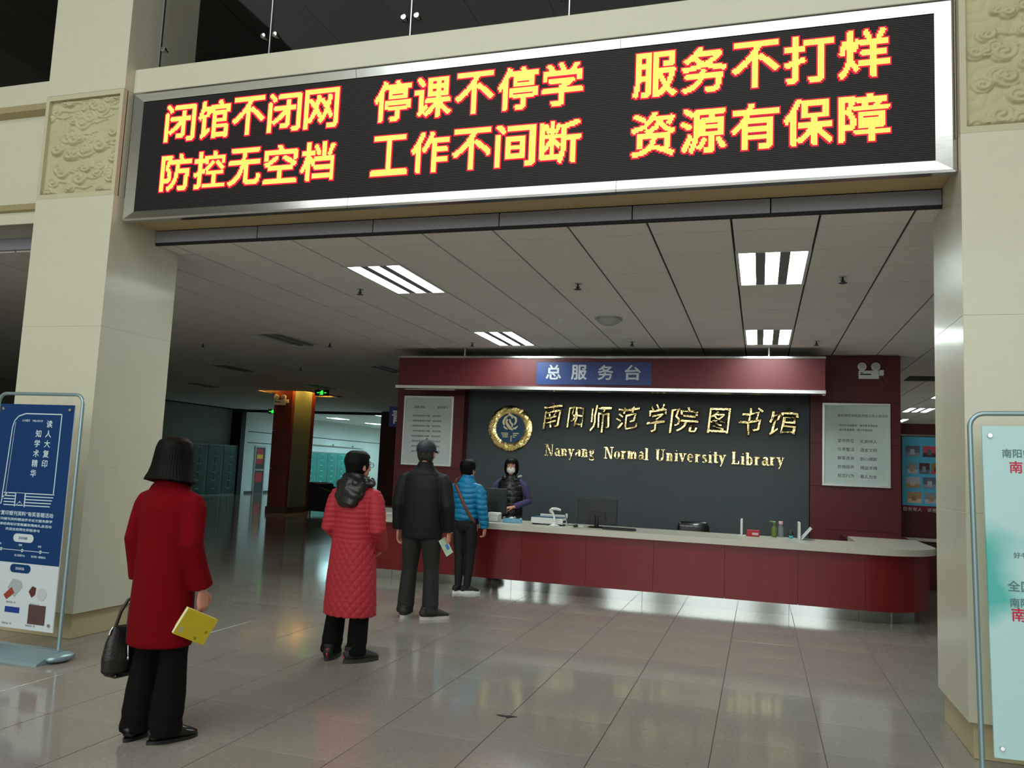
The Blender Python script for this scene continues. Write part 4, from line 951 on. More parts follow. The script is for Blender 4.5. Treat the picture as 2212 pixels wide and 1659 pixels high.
def hood_extra(mb):
    for i in range(12):
        a = 2*PI*i/12; mb.ell((.095*math.sin(a), -.015+.095*math.cos(a), 1.335+.012*math.cos(a)), (.052, .052, .045), 12, 8)
garment(w2, 'hood', [(1.15, .05, .03, 0, -.135), (1.17, .085, .045, 0, -.135), (1.23, .115, .06, 0, -.12), (1.30, .125, .09, 0, -.07), (1.36, .115, .095, 0, -.03), (1.385, .10, .09, 0, -.02)], [], HD, .006,
    lambda v, n: wrinkle(v, 40, .006, 8)+.004*np.sin(v[:, 2]*70+v[:, 0]*30), 2, hood_extra)
trousers(w2, mat('black_trousers', (8, 8, 9), .85, spec=.15), rk=1.05, flare=1.15, zl=.05)
shoes(w2, mat('black_trainer', (22, 20, 20), .6, bump=(120, .3)), mat('dark_sole', (40, 38, 36), .6), hi=1.1, sole_h=.03, size=1.12, accent=mat('pink_trim', (214, 40, 80), .5))
hair(w2, [(.116, .03, .035, 0, -.01), (.108, .055, .065, 0, -.01), (.085, .08, .095, 0, -.012), (.04, .09, .108, 0, -.014), (0, .088, .105, 0, -.02), (-.04, .078, .08, 0, -.032), (-.075, .064, .056, 0, -.045), (-.10, .052, .036, 0, -.05)], cut=(.045, .055, .08))
gl_ = MB()
for sx in (-1, 1):
    gl_.tube([(sx*.082, -.005, .004), (sx*.081, .05, .008), (sx*.068, .088, .008)], .0022, 6)
    pts = [(sx*.036+.027*math.cos(a), .094, .003+.019*math.sin(a)) for a in np.linspace(0, 2*PI, 17)]; gl_.tube(pts, .0022, 6)
me = gl_.mesh('glasses', BLK, True); me.transform(w2.HM); link('glasses', me, w2.t)
# ---------------- man in the black jacket
mn = person((-3.19, 7.48), math.radians(2), 'man seen from behind in a black cap and black jacket, grey trousers and white-soled shoes', 1.735,
    {'L': ((-.252, -.03, 1.10), (-.262, .03, .845), (.02, .08, -1), (1, 0, 0), (0, 1, 0), .75), 'R': ((.262, -.03, 1.10), (.262, .05, .845), (-.02, .12, -1), (-1, 0, 0), (0, 1, 0), .9)},
    {'L': (-.135, .0, -.15), 'R': (.125, .0, .75)}, heavy=1.05, male=True)
JK = mat('black_jacket', (15, 16, 19), .65, noise=((5, .12),), bump=(60, .15), spec=.3)
garment(mn, 'jacket', [(.775, .205, .145, 0, 0), (.84, .208, .148, 0, 0), (1.0, .208, .15, 0, 0), (1.15, .208, .145, 0, -.005), (1.28, .208, .135, 0, -.01), (1.36, .195, .12, 0, -.012), (1.41, .165, .105, 0, -.01), (1.45, .115, .085, 0, -.005), (1.50, .078, .074, 0, 0), (1.525, .074, .07, 0, 0)],
    [sleeve(mn, k, [.072, .074, .067, .062, .058], end=.96) for k in ('L', 'R')], JK, .0085, lambda v, n: wrinkle(v, 13, .009, 4)*(v[:, 2] < 1.40))
trousers(mn, mat('dark_grey_trousers', (30, 30, 28), .8, noise=((20, .08),)), rk=1.06, flare=1.12, zl=.05)
shoes(mn, mat('brown_black_shoe', (42, 38, 34), .6), mat('white_sole', (196, 192, 184), .5), hi=1., sole_h=.03, size=1.12)
hair(mn, [(.02, .079, .096, 0, -.010), (-.02, .079, .096, 0, -.014), (-.055, .068, .07, 0, -.035), (-.07, .05, .04, 0, -.05)], m=mat('grey_black_hair', (40, 38, 38), .6), cut=(.03, .2, .1), ridges=.001)
CAP = mat('navy_cap', (22, 26, 38), .7, bump=(250, .2))
m = MB(); s = mn.s
m.tube([(0, -.008*s, z*s) for z in (.012, .03, .06, .088, .108, .120, .127)], [(.088*s, .108*s), (.089*s, .109*s), (.086*s, .104*s), (.072*s, .088*s), (.05*s, .06*s), (.025*s, .03*s), (.006*s, .006*s)], 28)
m.ell((0, -.008*s, .130*s), (.01*s, .01*s, .005*s), 8, 6)
v = []; 
for sgn_, zz_ in ((1, .0), (1, -.006)):
    pass
br_ = MB(); n_ = 13
for j in range(n_):
    a = PI*j/(n_-1); c_, s_ = math.cos(a), math.sin(a)
    br_.v += [(c_*.082*s, (.06+.035*s_)*s, .022*s), (c_*.084*s, (.06+.125*s_)*s, (.012-.01*abs(c_))*s), (c_*.084*s, (.06+.125*s_)*s, (.007-.01*abs(c_))*s), (c_*.082*s, (.06+.035*s_)*s, .016*s)]
for j in range(n_-1):
    o_ = j*4
    for q in range(4): br_.f.append((o_+q, o_+(q+1) % 4, o_+4+(q+1) % 4, o_+4+q)); br_.m.append(0)
me = m.mesh('cap', CAP); smoothby(me, 60); me.transform(mn.HM); capo = link('cap', me, mn.t)
me = br_.mesh('brim', CAP); smoothby(me, 40); me.transform(mn.HM); link('brim', me, capo)
m = MB(); m.tube([(sx*.045*s, (-.103)*s, .03*s) for sx in (-1, 1)], [(.004, .002), (.004, .002)], 6, ref=(0, 0, 1))
pts = [(.045*math.cos(a)*s, (-.110+.006*abs(math.cos(a)))*s, (.016+.034*math.sin(a))*s) for a in np.linspace(0, PI, 11)]
m.tube(pts, .003, 6); me = m.mesh('cap_strap', BLK, True); me.transform(mn.HM); link('cap_strap', me, capo)
# ---------------- woman in the blue jacket
w3 = person((-3.365, 9.20), math.radians(-6), 'woman seen from behind in short blue puffer jacket with brown shoulder strap', 1.575,
    {'L': ((-.225, -.06, 1.02), (-.235, .0, .80), (.05, .1, -1), (1, 0, 0), (0, 1, 0), .9), 'R': ((.225, -.05, 1.02), (.245, .02, .78), (-.05, .05, -1), (-1, 0, 0), (0, 1, 0), .9)},
    {'L': (-.045, -.03, .35), 'R': (.055, .0, .85)}, headturn=-.25)
BJ = mat('blue_puffer', (14, 118, 166), .5, noise=((6, .06),), spec=.4)
def d3(v, n):
    z = v[:, 2]+.006*np.sin(v[:, 0]*30)+.004*np.sin(v[:, 1]*41); return np.abs(np.sin(z*PI/.062))**.5*.016-.009+wrinkle(v, 30, .003, 6)
garment(w3, 'jacket', [(.855, .155, .125, 0, 0), (.90, .16, .13, 0, 0), (1.0, .152, .125, 0, 0), (1.10, .160, .125, 0, -.005), (1.20, .180, .122, 0, -.01), (1.26, .165, .105, 0, -.01), (1.30, .12, .088, 0, -.008), (1.345, .082, .076, 0, -.004), (1.385, .074, .07, 0, 0)],
    [sleeve(w3, k, [.068, .072, .064, .058, .052], end=.98) for k in ('L', 'R')], BJ, .007, d3, 2)
garment(w3, 'collar', [(1.36, .066, .062, 0, 0), (1.395, .067, .064, 0, 0), (1.402, .064, .06, 0, 0)], [], mat('pale_lining', (205, 190, 186), .8), .006)
trousers(w3, mat('black_leggings', (10, 10, 12), .75), rk=.9, flare=.95, zl=.07, ank=.78, disp=False)
shoes(w3, mat('black_trainer', (22, 20, 20), .6), mat('bright_white_sole', (232, 234, 234), .5), hi=.95, sole_h=.034, size=.97)
hair(w3, [(.120, .03, .035, 0, -.01), (.110, .06, .065, 0, -.01), (.085, .085, .097, 0, -.012), (.04, .094, .110, 0, -.014), (0, .09, .104, 0, -.02), (-.04, .078, .08, 0, -.032), (-.075, .06, .05, 0, -.045)], cut=(.045, .055, .08))
ST = mat('brown_leather', (112, 62, 40), .4)
def ringpt(a, z, rx, ry): return (math.sin(a)*rx, -math.cos(a)*ry, z)
m = MB(); pts = []
for t_ in np.linspace(0, 1, 15):
    x = -.105+.265*t_; z = 1.315-.48*t_**1.0; r_ = .5+.5*math.cos((t_-.5)*2.3); pts.append((x, -.150*math.sqrt(max(1-(x/.19)**2, .08))-.008, z))
m.tube([(-.085, -.02, 1.37), (-.10, -.085, 1.35)]+pts, [(.019, .0045)]*17, 8, ref=(.9, 0, .4))
so_ = link('shoulder_strap', m.mesh('shoulder_strap', ST, True), w3.t)
m = MB(); q = pts[1]; m.tube([(q[0]-.024, q[1]-.006, q[2]+.018), (q[0]+.024, q[1]-.006, q[2]+.034), (q[0]+.03, q[1]-.006, q[2]+.012), (q[0]-.018, q[1]-.006, q[2]-.004), (q[0]-.024, q[1]-.006, q[2]+.018)], .0045, 6)
link('buckle', m.mesh('buckle', STEEL, True), so_)
# ---------------- clerk behind the desk
ck = person((-3.33, 10.86), math.radians(184), 'clerk behind the desk with white face mask, black vest and purple sleeves', 1.63,
    {'L': ((.0, 0, 0), (0, 0, 0), (0, 1, 0), (0, 0, -1), (1, 0, 0), .5), 'R': ((0, 0, 0), (0, 0, 0), (0, 1, 0), (0, 0, -1), (-1, 0, 0), .5)} if False else
    {'L': ((-.265, .0, 1.05), (-.10, .20, .97), (1, .45, -.15), (0, -.2, -1), (.2, 1, .5), .7), 'R': ((.265, .0, 1.05), (.10, .22, .95), (-1, .3, -.1), (0, -.2, -1), (-.2, 1, .5), .7)},
    {'L': (-.10, 0, -.1), 'R': (.10, 0, .1)}, headturn=.14, headtilt=.03)
PU = mat('purple_knit', (70, 60, 102), .85, bump=(150, .3))
garment(ck, 'sweater', [(.90, .145, .11, 0, 0), (1.1, .150, .118, 0, 0), (1.22, .175, .122, 0, 0), (1.29, .172, .112, 0, 0), (1.335, .125, .09, 0, 0), (1.365, .08, .074, 0, 0), (1.41, .062, .06, 0, .003)],
    [sleeve(ck, k, [.062, .062, .054, .048, .040], end=.97) for k in ('L', 'R')]+[[((sx*.04, 0, 1.31), .055), ((sx*.13, 0, 1.30), .062), ((sx*.175, 0, 1.26), .062), ((sx*.20, 0, 1.2), .058)] for sx in (-1, 1)], PU, .0075, lambda v, n: wrinkle(v, 25, .004, 9))
garment(ck, 'vest', [(.80, .182, .150, 0, 0), (.90, .182, .150, 0, 0), (1.05, .180, .150, 0, 0), (1.16, .186, .146, 0, 0), (1.24, .188, .138, 0, 0), (1.30, .178, .126, 0, 0), (1.345, .135, .104, 0, 0), (1.375, .095, .09, 0, 0), (1.395, .086, .082, 0, 0)], [], HD, .0075,
    lambda v, n: np.abs(np.sin(v[:, 2]*PI/.085))**.5*.007-.005, 2)
def hx(mb):
    for i in range(11):
        a = PI*(.25+1.5*i/10); mb.ell((.10*math.sin(a), .10*math.cos(a), 1.35+.01*math.sin(a*2)), (.038, .038, .034), 12, 8)
garment(ck, 'hood', [(1.28, .11, .06, 0, -.09), (1.33, .12, .07, 0, -.08), (1.37, .10, .06, 0, -.07)], [], HD, .006, lambda v, n: wrinkle(v, 40, .005, 5), 2, hx)
m = MB(); m.tube([(-.12, .03, 1.385), (-.135, -.02, 1.39), (-.12, -.07, 1.385)], [(.012, .016), (.022, .018), (.012, .014)], 10); m.tube([(-.09, .05, 1.36), (-.12, .03, 1.385)], [(.008, .008), (.012, .014)], 8)
link('hood_lining', m.mesh('hood_lining', mat('pale_hood_lining', (170, 172, 172), .8), True), ck.t)
trousers(ck, mat('black_leggings', (10, 10, 12), .75), zl=.07, disp=False)
shoes(ck, mat('black_trainer', (22, 20, 20), .6), BLK)
hair(ck, [(.122, .03, .035, 0, -.005), (.112, .06, .07, 0, -.005), (.09, .085, .098, 0, -.006), (.045, .098, .112, 0, -.006), (0, .100, .110, 0, -.010), (-.045, .098, .10, 0, -.014), (-.085, .088, .085, 0, -.02), (-.105, .07, .065, 0, -.03)], cut=(.056, .040, .072))
# mask: cup shaped shell over nose and mouth
m = MB(); n_ = 16; rows = ((0, .118, .0), (.25, .112, .25), (.5, .098, .5), (.8, .08, .8), (1, .062, 1))
v = []; cxm, czm = 0, -.046
for q, (t_, y, r_) in enumerate(((0, .117, .02), (0, .113, .3), (0, .102, .6), (0, .085, .85), (0, .064, 1.0))):
    for j in range(n_):
        a = 2*PI*j/n_; v.append((.061*r_*math.cos(a), y-.016*abs(math.cos(a))*r_, czm+(.050 if math.sin(a) > 0 else .046)*r_*math.sin(a)))
f = [(q*n_+j, q*n_+(j+1) % n_, (q+1)*n_+(j+1) % n_, (q+1)*n_+j) for q in range(4) for j in range(n_)]+[tuple(range(n_))]
m.add(v, f)
me = m.mesh('face_mask', mat('mask_white', (236, 238, 238), .7, bump=(60, .1))); me.transform(Matrix.Scale(ck.s, 4)); smoothby(me, 50); me.transform(ck.HM); mk = link('face_mask', me, ck.t)
m = MB()
for sx in (-1, 1):
    m.tube([(sx*.055, .068, -.02), (sx*.076, .02, .0), (sx*.084, -.01, .01)], .0016, 5); m.tube([(sx*.052, .066, -.075), (sx*.074, .02, -.045), (sx*.084, -.01, -.02)], .0016, 5)
me = m.mesh('ear_loop', WHITEL, True); me.transform(Matrix.Scale(ck.s, 4)); me.transform(ck.HM); link('ear_loop', me, mk)

# ================================================================== lockers, corridor door, far red wall
LKD = mat('locker_green_dark', (18, 74, 66), .45, rnd=.06); LKT = mat('locker_teal', (34, 128, 122), .45, rnd=.06); LKF = mat('locker_frame', (120, 130, 124), .5)
def locker(xf, y0, wd, h, rows, m, label, grp):
    t = thing('locker_cabinet', label, 'locker', (xf-.2, y0+wd/2, 0), 0, grp)
    part('carcass', MB().box(xf-.4, xf-.02, y0+.004, y0+wd-.004, 0, h), LKF, t)
    rh = (h-.10)/rows; cw = (wd-.10)/2
    door = MB().bev(0, .018, 0, cw-.012, 0, rh-.012, .003).mesh('locker_door', m)
    hnd = MB().bev(0, .02, 0, .05, 0, .03, .003).mesh('door_handle', WHITEL)
    for c in range(2):
        for r in range(rows):
            d = link('locker_door', door, t, (.18, -wd/2+.05+c*cw+.006, .06+r*rh))
            link('door_handle', hnd, d, (.018, cw-.085 if c == 0 else .02, rh*.62))
    return t
L0 = locker(-19.45, 26.1, .9, 1.9, 6, LKD, 'dark green locker cabinet nearest the bright corridor', 'dark green lockers')
for k, n in enumerate(('dark green locker cabinet second from the bright corridor', 'dark green locker cabinet third from the bright corridor', 'dark green locker cabinet right of the hair of the woman in red', 'dark green locker cabinet between stone column and the head of the woman in red')):
    copytree(L0, None, (-19.65, 26.55-.9*(k+1), 0), n)
L1 = locker(-19.62, 32.2, .96, 1.86, 7, LKT, 'teal locker cabinet just right of the red pillar in the lit corridor', 'teal lockers')
for k, n in enumerate(('second teal locker cabinet right of the red pillar', 'third teal locker cabinet right of the red pillar', 'fourth teal locker cabinet right of the red pillar', 'fifth teal locker cabinet, by the head of the woman in coral', 'last teal locker cabinet at the end of the corridor')):
    copytree(L1, None, (-19.82, 32.68+.96*(k+1), 0), n)
dr = struct('door_1', MB().box(-19.995, -19.96, 28.88, 28.95, 0, 1.95).box(-19.995, -19.96, 29.55, 29.62, 0, 1.95).box(-19.995, -19.96, 28.95, 29.55, 1.88, 1.95).box(-19.995, -19.95, 28.95, 29.55, .92, 1.0), ALU, label='narrow glazed door with red poster in the white corridor wall')
part('door_glass', MB().box(-19.995, -19.985, 28.95, 29.55, .0, 1.88), mat('dark_door_glass', (70, 78, 80), .15), dr)
part('door_poster', MB().box(-19.984, -19.98, 29.0, 29.5, 1.2, 1.84).box(-19.984, -19.98, 29.02, 29.5, .45, .85), mat('poster_red', (172, 24, 44), .5), dr, label='red poster on the door glass')
part('poster_band', MB().box(-19.98, -19.977, 29.04, 29.46, 1.42, 1.6), mat('poster_yellow', (204, 176, 40), .5), dr, label='yellow band on the poster')
struct('baseboard_corridor', MB().box(-20.0, -19.975, 28.2, 32.1, 0, .09), mat('dark_base', (60, 62, 58), .5), label='dark baseboard of the corridor wall')
rd = struct('wall_display', MB().box(1.95, 6.2, 13.27, 13.5, 0, 2.42), WOODP, label='low red wood wall with photo board at far right')
for a, b in ((0, .70), (.76, 1.14), (2.26, 2.42)):
    for k in range(4): part('wood_panel', MB().bev(1.95+k*1.06+.001, 1.95+(k+1)*1.06-.001, 13.25, 13.27, a, b, .002), WOODP, rd)
part('ledge', MB().bev(1.95, 6.2, 13.12, 13.3, .70, .745, .006), QUARTZ, rd)
part('steel_strip', MB().box(1.95, 6.2, 13.235, 13.27, 2.235, 2.26), STEEL, rd)
bd = thing('photo_board', 'bright blue notice board with rows of small photographs at far right', 'board', (3.0, 13.25, 1.21))
part('board', MB().bev(2.02, 4.6, 13.235, 13.25, 1.21, 2.225, .003), mat('board_blue', (92, 202, 244), .5), bd)
part('lower_band', MB().box(2.02, 4.6, 13.238, 13.25, 1.14, 1.21), mat('band_crimson', (128, 10, 44), .5), bd)
tb = MB(); tx(tb, '服务育人　读者至上', 2.03, 1.125, .06, 13.237, 1.); part('printed_text', tb, WHITEL, bd, kind='stuff', label='white characters along the bottom')
cols = [(110, 120, 140), (196, 160, 120), (230, 90, 110), (150, 170, 186), (232, 216, 196), (96, 60, 70), (206, 206, 226), (176, 140, 96)]
for r, (z0, n) in enumerate(((1.93, 2), (1.68, 3), (1.47, 2), (1.25, 2))):
    for c in range(n*3):
        x = 2.07+c*(.23 if n == 2 else .16)+.02*(r % 2); wq = .19 if n == 2 else .14
        if x+wq > 4.55: break
        ph = MB(); ph.mi = 0; ph.box(x, x+wq, 13.232, 13.2352, z0, z0+.16)
        ph.mi = 1; ph.box(x+.0, x+wq, 13.2305, 13.232, z0, z0+.06); ph.mi = 2; ph.box(x+wq*.3, x+wq*.62, 13.229, 13.2305, z0+.03, z0+.11)
        cc = [cols[(r*3+c*2+q*3) % 8] for q in range(3)]
        part('photo_print', ph, [mat('print_%d_%d_%d' % q, q, .35) for q in cc], bd)

# ================================================================== standees
def standee(cx, y, label, rz=0., ry=0.):
    t = thing('standee', label, 'standee', (cx, y, 0), rz); t.rotation_euler[1] = ry
    FR = mat('pale_blue_metal', (150, 176, 186), .35, .6); hw = .40; z0, z1, r = .07, 1.895, .07
    pts = [(-hw, .0, z0)]
    for k in range(7):
        a = PI-PI/2*k/6; pts.append((-hw+r+r*math.cos(a), 0, z1-r+r*math.sin(a)))
    for k in range(7):
        a = PI/2-PI/2*k/6; pts.append((hw-r+r*math.cos(a), 0, z1-r+r*math.sin(a)))
    pts.append((hw, 0, z0))
    part('tube_frame', MB().tube(pts, .013, 10, ref=(0, 1, 0)), FR, t, 60, world=False)
    part('foot_bar', MB().prism([(-.20, 0), (.10, 0), (.10, .035), (.03, .075), (-.02, .075), (-.19, .02)], 'x', -hw-.02, hw+.02), FR, t, world=False)
    for sx in (-1, 1):
        part('foot_cap', MB().ell((sx*(hw+.03), -.01, .035), (.07, .12, .035), 14, 8), FR, t, 60, world=False)
        for z in (.24, 1.78): part('panel_screw', MB().lathe([(.010, -.032), (.012, -.028), (.012, -.02)], 12, (sx*.315, 0, z), 'y'), STEEL, t, world=False)
    return t
s1 = standee(-5.14, 4.70, 'tall blue and white poster stand with white outlined book, in front of the left column')
DB, LW = mat('poster_blue', (8, 54, 108), .6, spec=.25), mat('poster_white', (205, 216, 222), .4)
part('poster_panel', MB().bev(-.35, .35, -.02, -.008, .19, 1.815, .002), LW, s1, world=False)
part('blue_print', MB().box(-.35, .35, -.0212, -.0202, .655, 1.815), DB, s1, world=False, label='dark blue upper print')
ln = MB(); yl0, yl1 = -.0228, -.0214
def seg(mb, p, q, w_):
    dx, dz = q[0]-p[0], q[1]-p[1]; l = math.hypot(dx, dz); nx_, nz_ = -dz/l*w_/2, dx/l*w_/2
    mb.prism([(p[0]+nx_, p[1]+nz_), (p[0]-nx_, p[1]-nz_), (q[0]-nx_, q[1]-nz_), (q[0]+nx_, q[1]+nz_)], 'y', yl0, yl1)
def poly(mb, pts, w_):
    for a, b in zip(pts[:-1], pts[1:]): seg(mb, a, b, w_)
poly(ln, [(-.245, 1.11), (-.215, 1.64), (-.20, 1.69), (-.165, 1.725), (-.10, 1.745), (.24, 1.745), (.235, 1.16)], .008)
seg(ln, (-.19, 1.68), (-.215, 1.16), .003)
for k in range(5): seg(ln, (-.23+.002*k, 1.155-.022*k), (.245-.008*k, 1.16-.022*k), .007)
poly(ln, [(-.25, 1.07), (-.24, 1.12), (-.19, 1.158)], .008)
ln.prism([(-.12, 1.155), (-.12, 1.055), (-.07, 1.095), (-.02, 1.055), (-.02, 1.155)], 'y', yl0-.0004, yl1)
poly(ln, [(-.30, .745), (.25, .745)], .004)
for x in (-.20, .0, .17): ln.lathe([(.012, yl0), (.012, yl1)], 12, (x, 0, .745), 'y')
part('line_drawing', ln, mat('print_pale', (200, 220, 230), .4), s1, world=False, label='white outline of a book', kind='stuff')
bk = MB(); bk.prism([(-.11, 1.157), (-.11, 1.065), (-.07, 1.10), (-.03, 1.065), (-.03, 1.157)], 'y', yl0-.0012, yl0-.0004); part('bookmark_shape', bk, DB, s1, world=False)
tt = MB()
def tl(mb, s_, x, z, h, y=-.0214, st=1.): t_ = fith(embolden(text_mb(s_, 1, 0, 0, res=2), .016), x, z, h, y, st); mb.add(t_.v, t_.f)
for k, ch in enumerate('读人大复印'): tl(tt, ch, .105-.002*k, 1.645-k*.073, .055)
for k, ch in enumerate('知学术精华'): tl(tt, ch, .012-.003*k, 1.572-k*.073, .055)
tl(tt, '人大复印', -.13, 1.685, .018); tl(tt, '中国人民大学', -.03, 1.685, .016)
tl(tt, '人大“复印报刊资料”有奖答题活动', -.335, .992, .034, st=1.12)
for k, (s_, x) in enumerate((('复印报刊资料精选学术论文服务教学', -.27), ('阅读经典知识答题赢取精美礼品活动', -.27), ('欢迎全校师生积极参与', -.18))): tl(tt, s_, x, .955-.036*k, .021, st=1.5 if k < 2 else 1.5)
for x, s_ in ((-.27, '活动时间'), (-.04, '答题'), (.14, '领奖')): tl(tt, s_, x, .775, .016)
for x, s_ in ((-.29, '四月一日'), (-.07, '线上答题平台'), (.09, '图书馆一楼服务台')): tl(tt, s_, x, .70, .016, st=1.); 
part('printed_text', tt, mat('print_pale', (200, 220, 230), .4), s1, world=False, kind='stuff', label='two columns and lines of white Chinese characters')
pil = MB(); 
def pill(mb, cx, cz, w_, h, y0, y1):
    pts = [(cx+w_/2-h/2+h/2*math.cos(a), cz+h/2*math.sin(a)) for a in np.linspace(-PI/2, PI/2, 9)]+[(cx-w_/2+h/2+h/2*math.cos(a), cz+h/2*math.sin(a)) for a in np.linspace(PI/2, 1.5*PI, 9)]; mb.prism(pts, 'y', y0, y1)
pill(pil, 0, .834, .19, .06, yl0, yl1); part('white_pill', pil, LW, s1, world=False)
pil = MB(); pill(pil, 0, .615, .19, .06, yl0, -.0201); part('blue_pill', pil, DB, s1, world=False)
tt = MB(); tl(tt, '活动流程', -.045, .824, .02, -.0229); tl(tt, '活动奖品', -.3, .3, .0001, 0) if False else None
part('dark_text', tt, DB, s1, world=False); tt = MB(); tl(tt, '活动奖品', -.045, .605, .02, -.0229); part('pale_text', tt, LW, s1, world=False)
for nm, mb_, m_ in (('printed_power_bank', MB().prism([(-.10, .47), (-.03, .41), (.04, .49), (.02, .53), (-.06, .54)], 'y', yl0, -.0201), mat('print_grey', (168, 176, 180), .5)),
                    ('printed_card_case', MB().prism([(-.13, .42), (-.10, .39), (-.03, .44), (-.06, .48)], 'y', yl0-.001, yl0), mat('print_multi', (150, 60, 50), .5)),
                    ('printed_earphone', MB().lathe([(.045, 0), (.045, .002)], 16, (.22, yl0, .45), 'y'), mat('print_lightgrey', (190, 198, 202), .5)),
                    ('printed_brown_case', MB().prism([(.10, .46), (.13, .42), (.16, .44), (.165, .49), (.13, .50)], 'y', yl0, -.0201), mat('print_brown', (90, 40, 34), .5)),
                    ('printed_usb_card', MB().box(-.105, .03, yl0, -.0201, .30, .34), mat('print_navy', (20, 54, 140), .5)),
                    ('printed_book', MB().box(.115, .27, yl0, -.0201, .235, .37), mat('print_dark', (84, 60, 62), .5)),
                    ('printed_voucher', MB().box(-.35, -.27, yl0, -.0201, .42, .52), mat('print_red', (150, 50, 60), .5))): part(nm, mb_, m_, s1, world=False)
tt = MB()
for x, z in ((-.10, .365), (.12, .365), (-.12, .215), (.10, .215)): tl(tt, '精美礼品一份', x, z, .014)
part('caption_text', tt, mat('print_grey2', (140, 150, 156), .5), s1, world=False, kind='stuff')
s2 = standee(1.475, 4.70, 'tall pale green watercolour poster stand cut off by the right picture edge', 0, -.02)
WC = mat('watercolour_green', (186, 224, 226), .4)
nt = WC.node_tree; b_ = nt.nodes['Principled BSDF']; tc = nt.nodes.new('ShaderNodeTexCoord'); n1 = nt.nodes.new('ShaderNodeTexNoise'); n1.inputs['Scale'].default_value = 3.5; n1.inputs['Detail'].default_value = 6; n1.inputs['Distortion'].default_value = .6
sp = nt.nodes.new('ShaderNodeSeparateXYZ'); nt.links.new(tc.outputs['Object'], sp.inputs[0]); nt.links.new(tc.outputs['Object'], n1.inputs['Vector'])
def MT(op, a, b_=None, c=None):
    n = nt.nodes.new('ShaderNodeMath'); n.operation = op
    for i, q in enumerate((a, b_, c)):
        if q is None: continue
        if isinstance(q, (int, float)): n.inputs[i].default_value = q
        else: nt.links.new(q, n.inputs[i])
    return n.outputs[0]
dz_ = MT('MULTIPLY', MT('SUBTRACT', sp.outputs['Z'], 1.07), 3.6); dx_ = MT('MULTIPLY', MT('ADD', sp.outputs['X'], .36), 4.4)
dist = MT('SQRT', MT('ADD', MT('MULTIPLY', dz_, dz_), MT('MULTIPLY', dx_, dx_)))
fac = MT('SUBTRACT', MT('ADD', 1.0, MT('MULTIPLY', MT('SUBTRACT', n1.outputs['Fac'], .5), 2.2)), dist)
cr = nt.nodes.new('ShaderNodeValToRGB'); cr.color_ramp.elements[0].position = .0; cr.color_ramp.elements[0].color = (*lin((188, 224, 228)), 1)
cr.color_ramp.elements[1].position = .75; cr.color_ramp.elements[1].color = (*lin((84, 186, 182)), 1); e_ = cr.color_ramp.elements.new(.25); e_.color = (*lin((160, 214, 216)), 1)
nt.links.new(fac, cr.inputs[0]); nt.links.new(cr.outputs[0], nt.nodes['Principled BSDF'].inputs['Base Color'])
part('poster_panel', MB().bev(-.35, .35, -.02, -.008, .19, 1.83, .002), WC, s2, world=False, label='pale green poster with a teal watercolour wash')
GRY = mat('print_teal_grey', (92, 128, 130), .5); RED_ = mat('print_crimson', (206, 30, 70), .5)
tt = MB(); tl(tt, '南阳师范学院', -.262, 1.668, .045); tl(tt, '好书推荐', -.23, 1.165, .030); tl(tt, '全国文明校园', -.262, 1.0, .055); tl(tt, '南阳师范学院', -.255, .925, .045)
part('grey_text', tt, GRY, s2, world=False, kind='stuff', label='grey green Chinese characters')
tt = MB(); tl(tt, '南阳师院', -.232, 1.59, .062); tl(tt, '南阳师院', -.25, .855, .068)
part('red_text', tt, RED_, s2, world=False, kind='stuff', label='crimson Chinese characters')

# ================================================================== things carried
def frame_obj(P0, r_, d_, lat, z, depth=0.):
    return Vector((P0[0]+r_[0]*lat+d_[0]*depth, P0[1]+r_[1]*lat+d_[1]*depth, z))
def book(name, label, P0, lat, z, u2, v2, wd, ht, th, tw, cov, pages, cat, deco=None, depth=0.):
    """u2/v2: in-view directions (lateral, z); tw: twist about v so the spine/page edge shows"""
    l = math.hypot(*P0); d_ = Vector((P0[0]/l, P0[1]/l, 0)); r_ = Vector((d_.y, -d_.x, 0)); Zv = Vector((0, 0, 1))
    u = (r_*u2[0]+Zv*u2[1]).normalized(); v = (r_*v2[0]+Zv*v2[1]).normalized(); v = (v-u*u.dot(v)).normalized(); n = u.cross(v)
    R = Matrix.Rotation(tw, 3, v); u = R@u; n = R@n
    o = thing(name, label, cat, frame_obj(P0, r_, d_, lat, z, depth)); o.rotation_mode = 'XYZ'
    o.rotation_euler = Matrix((u, v, n)).transposed().to_euler()
    c = .003
    part('back_cover', MB().bev(-wd/2, wd/2, -ht/2, ht/2, -th/2, -th/2+c, .0008), cov, o, world=False)
    part('front_cover', MB().bev(-wd/2, wd/2, -ht/2, ht/2, th/2-c, th/2, .0008), cov, o, world=False)
    part('page_block', MB().box(-wd/2+.002, wd/2-.002, -ht/2+.002, ht/2-.002, -th/2+c, th/2-c), pages, o, world=False)
    if deco: deco(o, wd, ht, th)
    return o
PAG = mat('paper_pages', (226, 222, 208), .7)
def deco1(o, wd, ht, th):
    for s_ in (1, -1):
        z = s_*(th/2+.0004)
        part('barcode_label', MB().box(-wd*.40, -wd*.30, ht*.18, ht*.38, min(z, z-s_*.0006), max(z, z-s_*.0006)), mat('label_grey', (170, 170, 150), .5), o, world=False)
        part('ink_stamp', MB().lathe([(.008, z-.0003), (.008, z+.0003)], 10, (wd*.36, ht*.05, 0)).lathe([(.009, z-.0003), (.009, z+.0003)], 10, (wd*.16, ht*.38, 0)), mat('stamp_ochre', (140, 120, 30), .6), o, world=False)
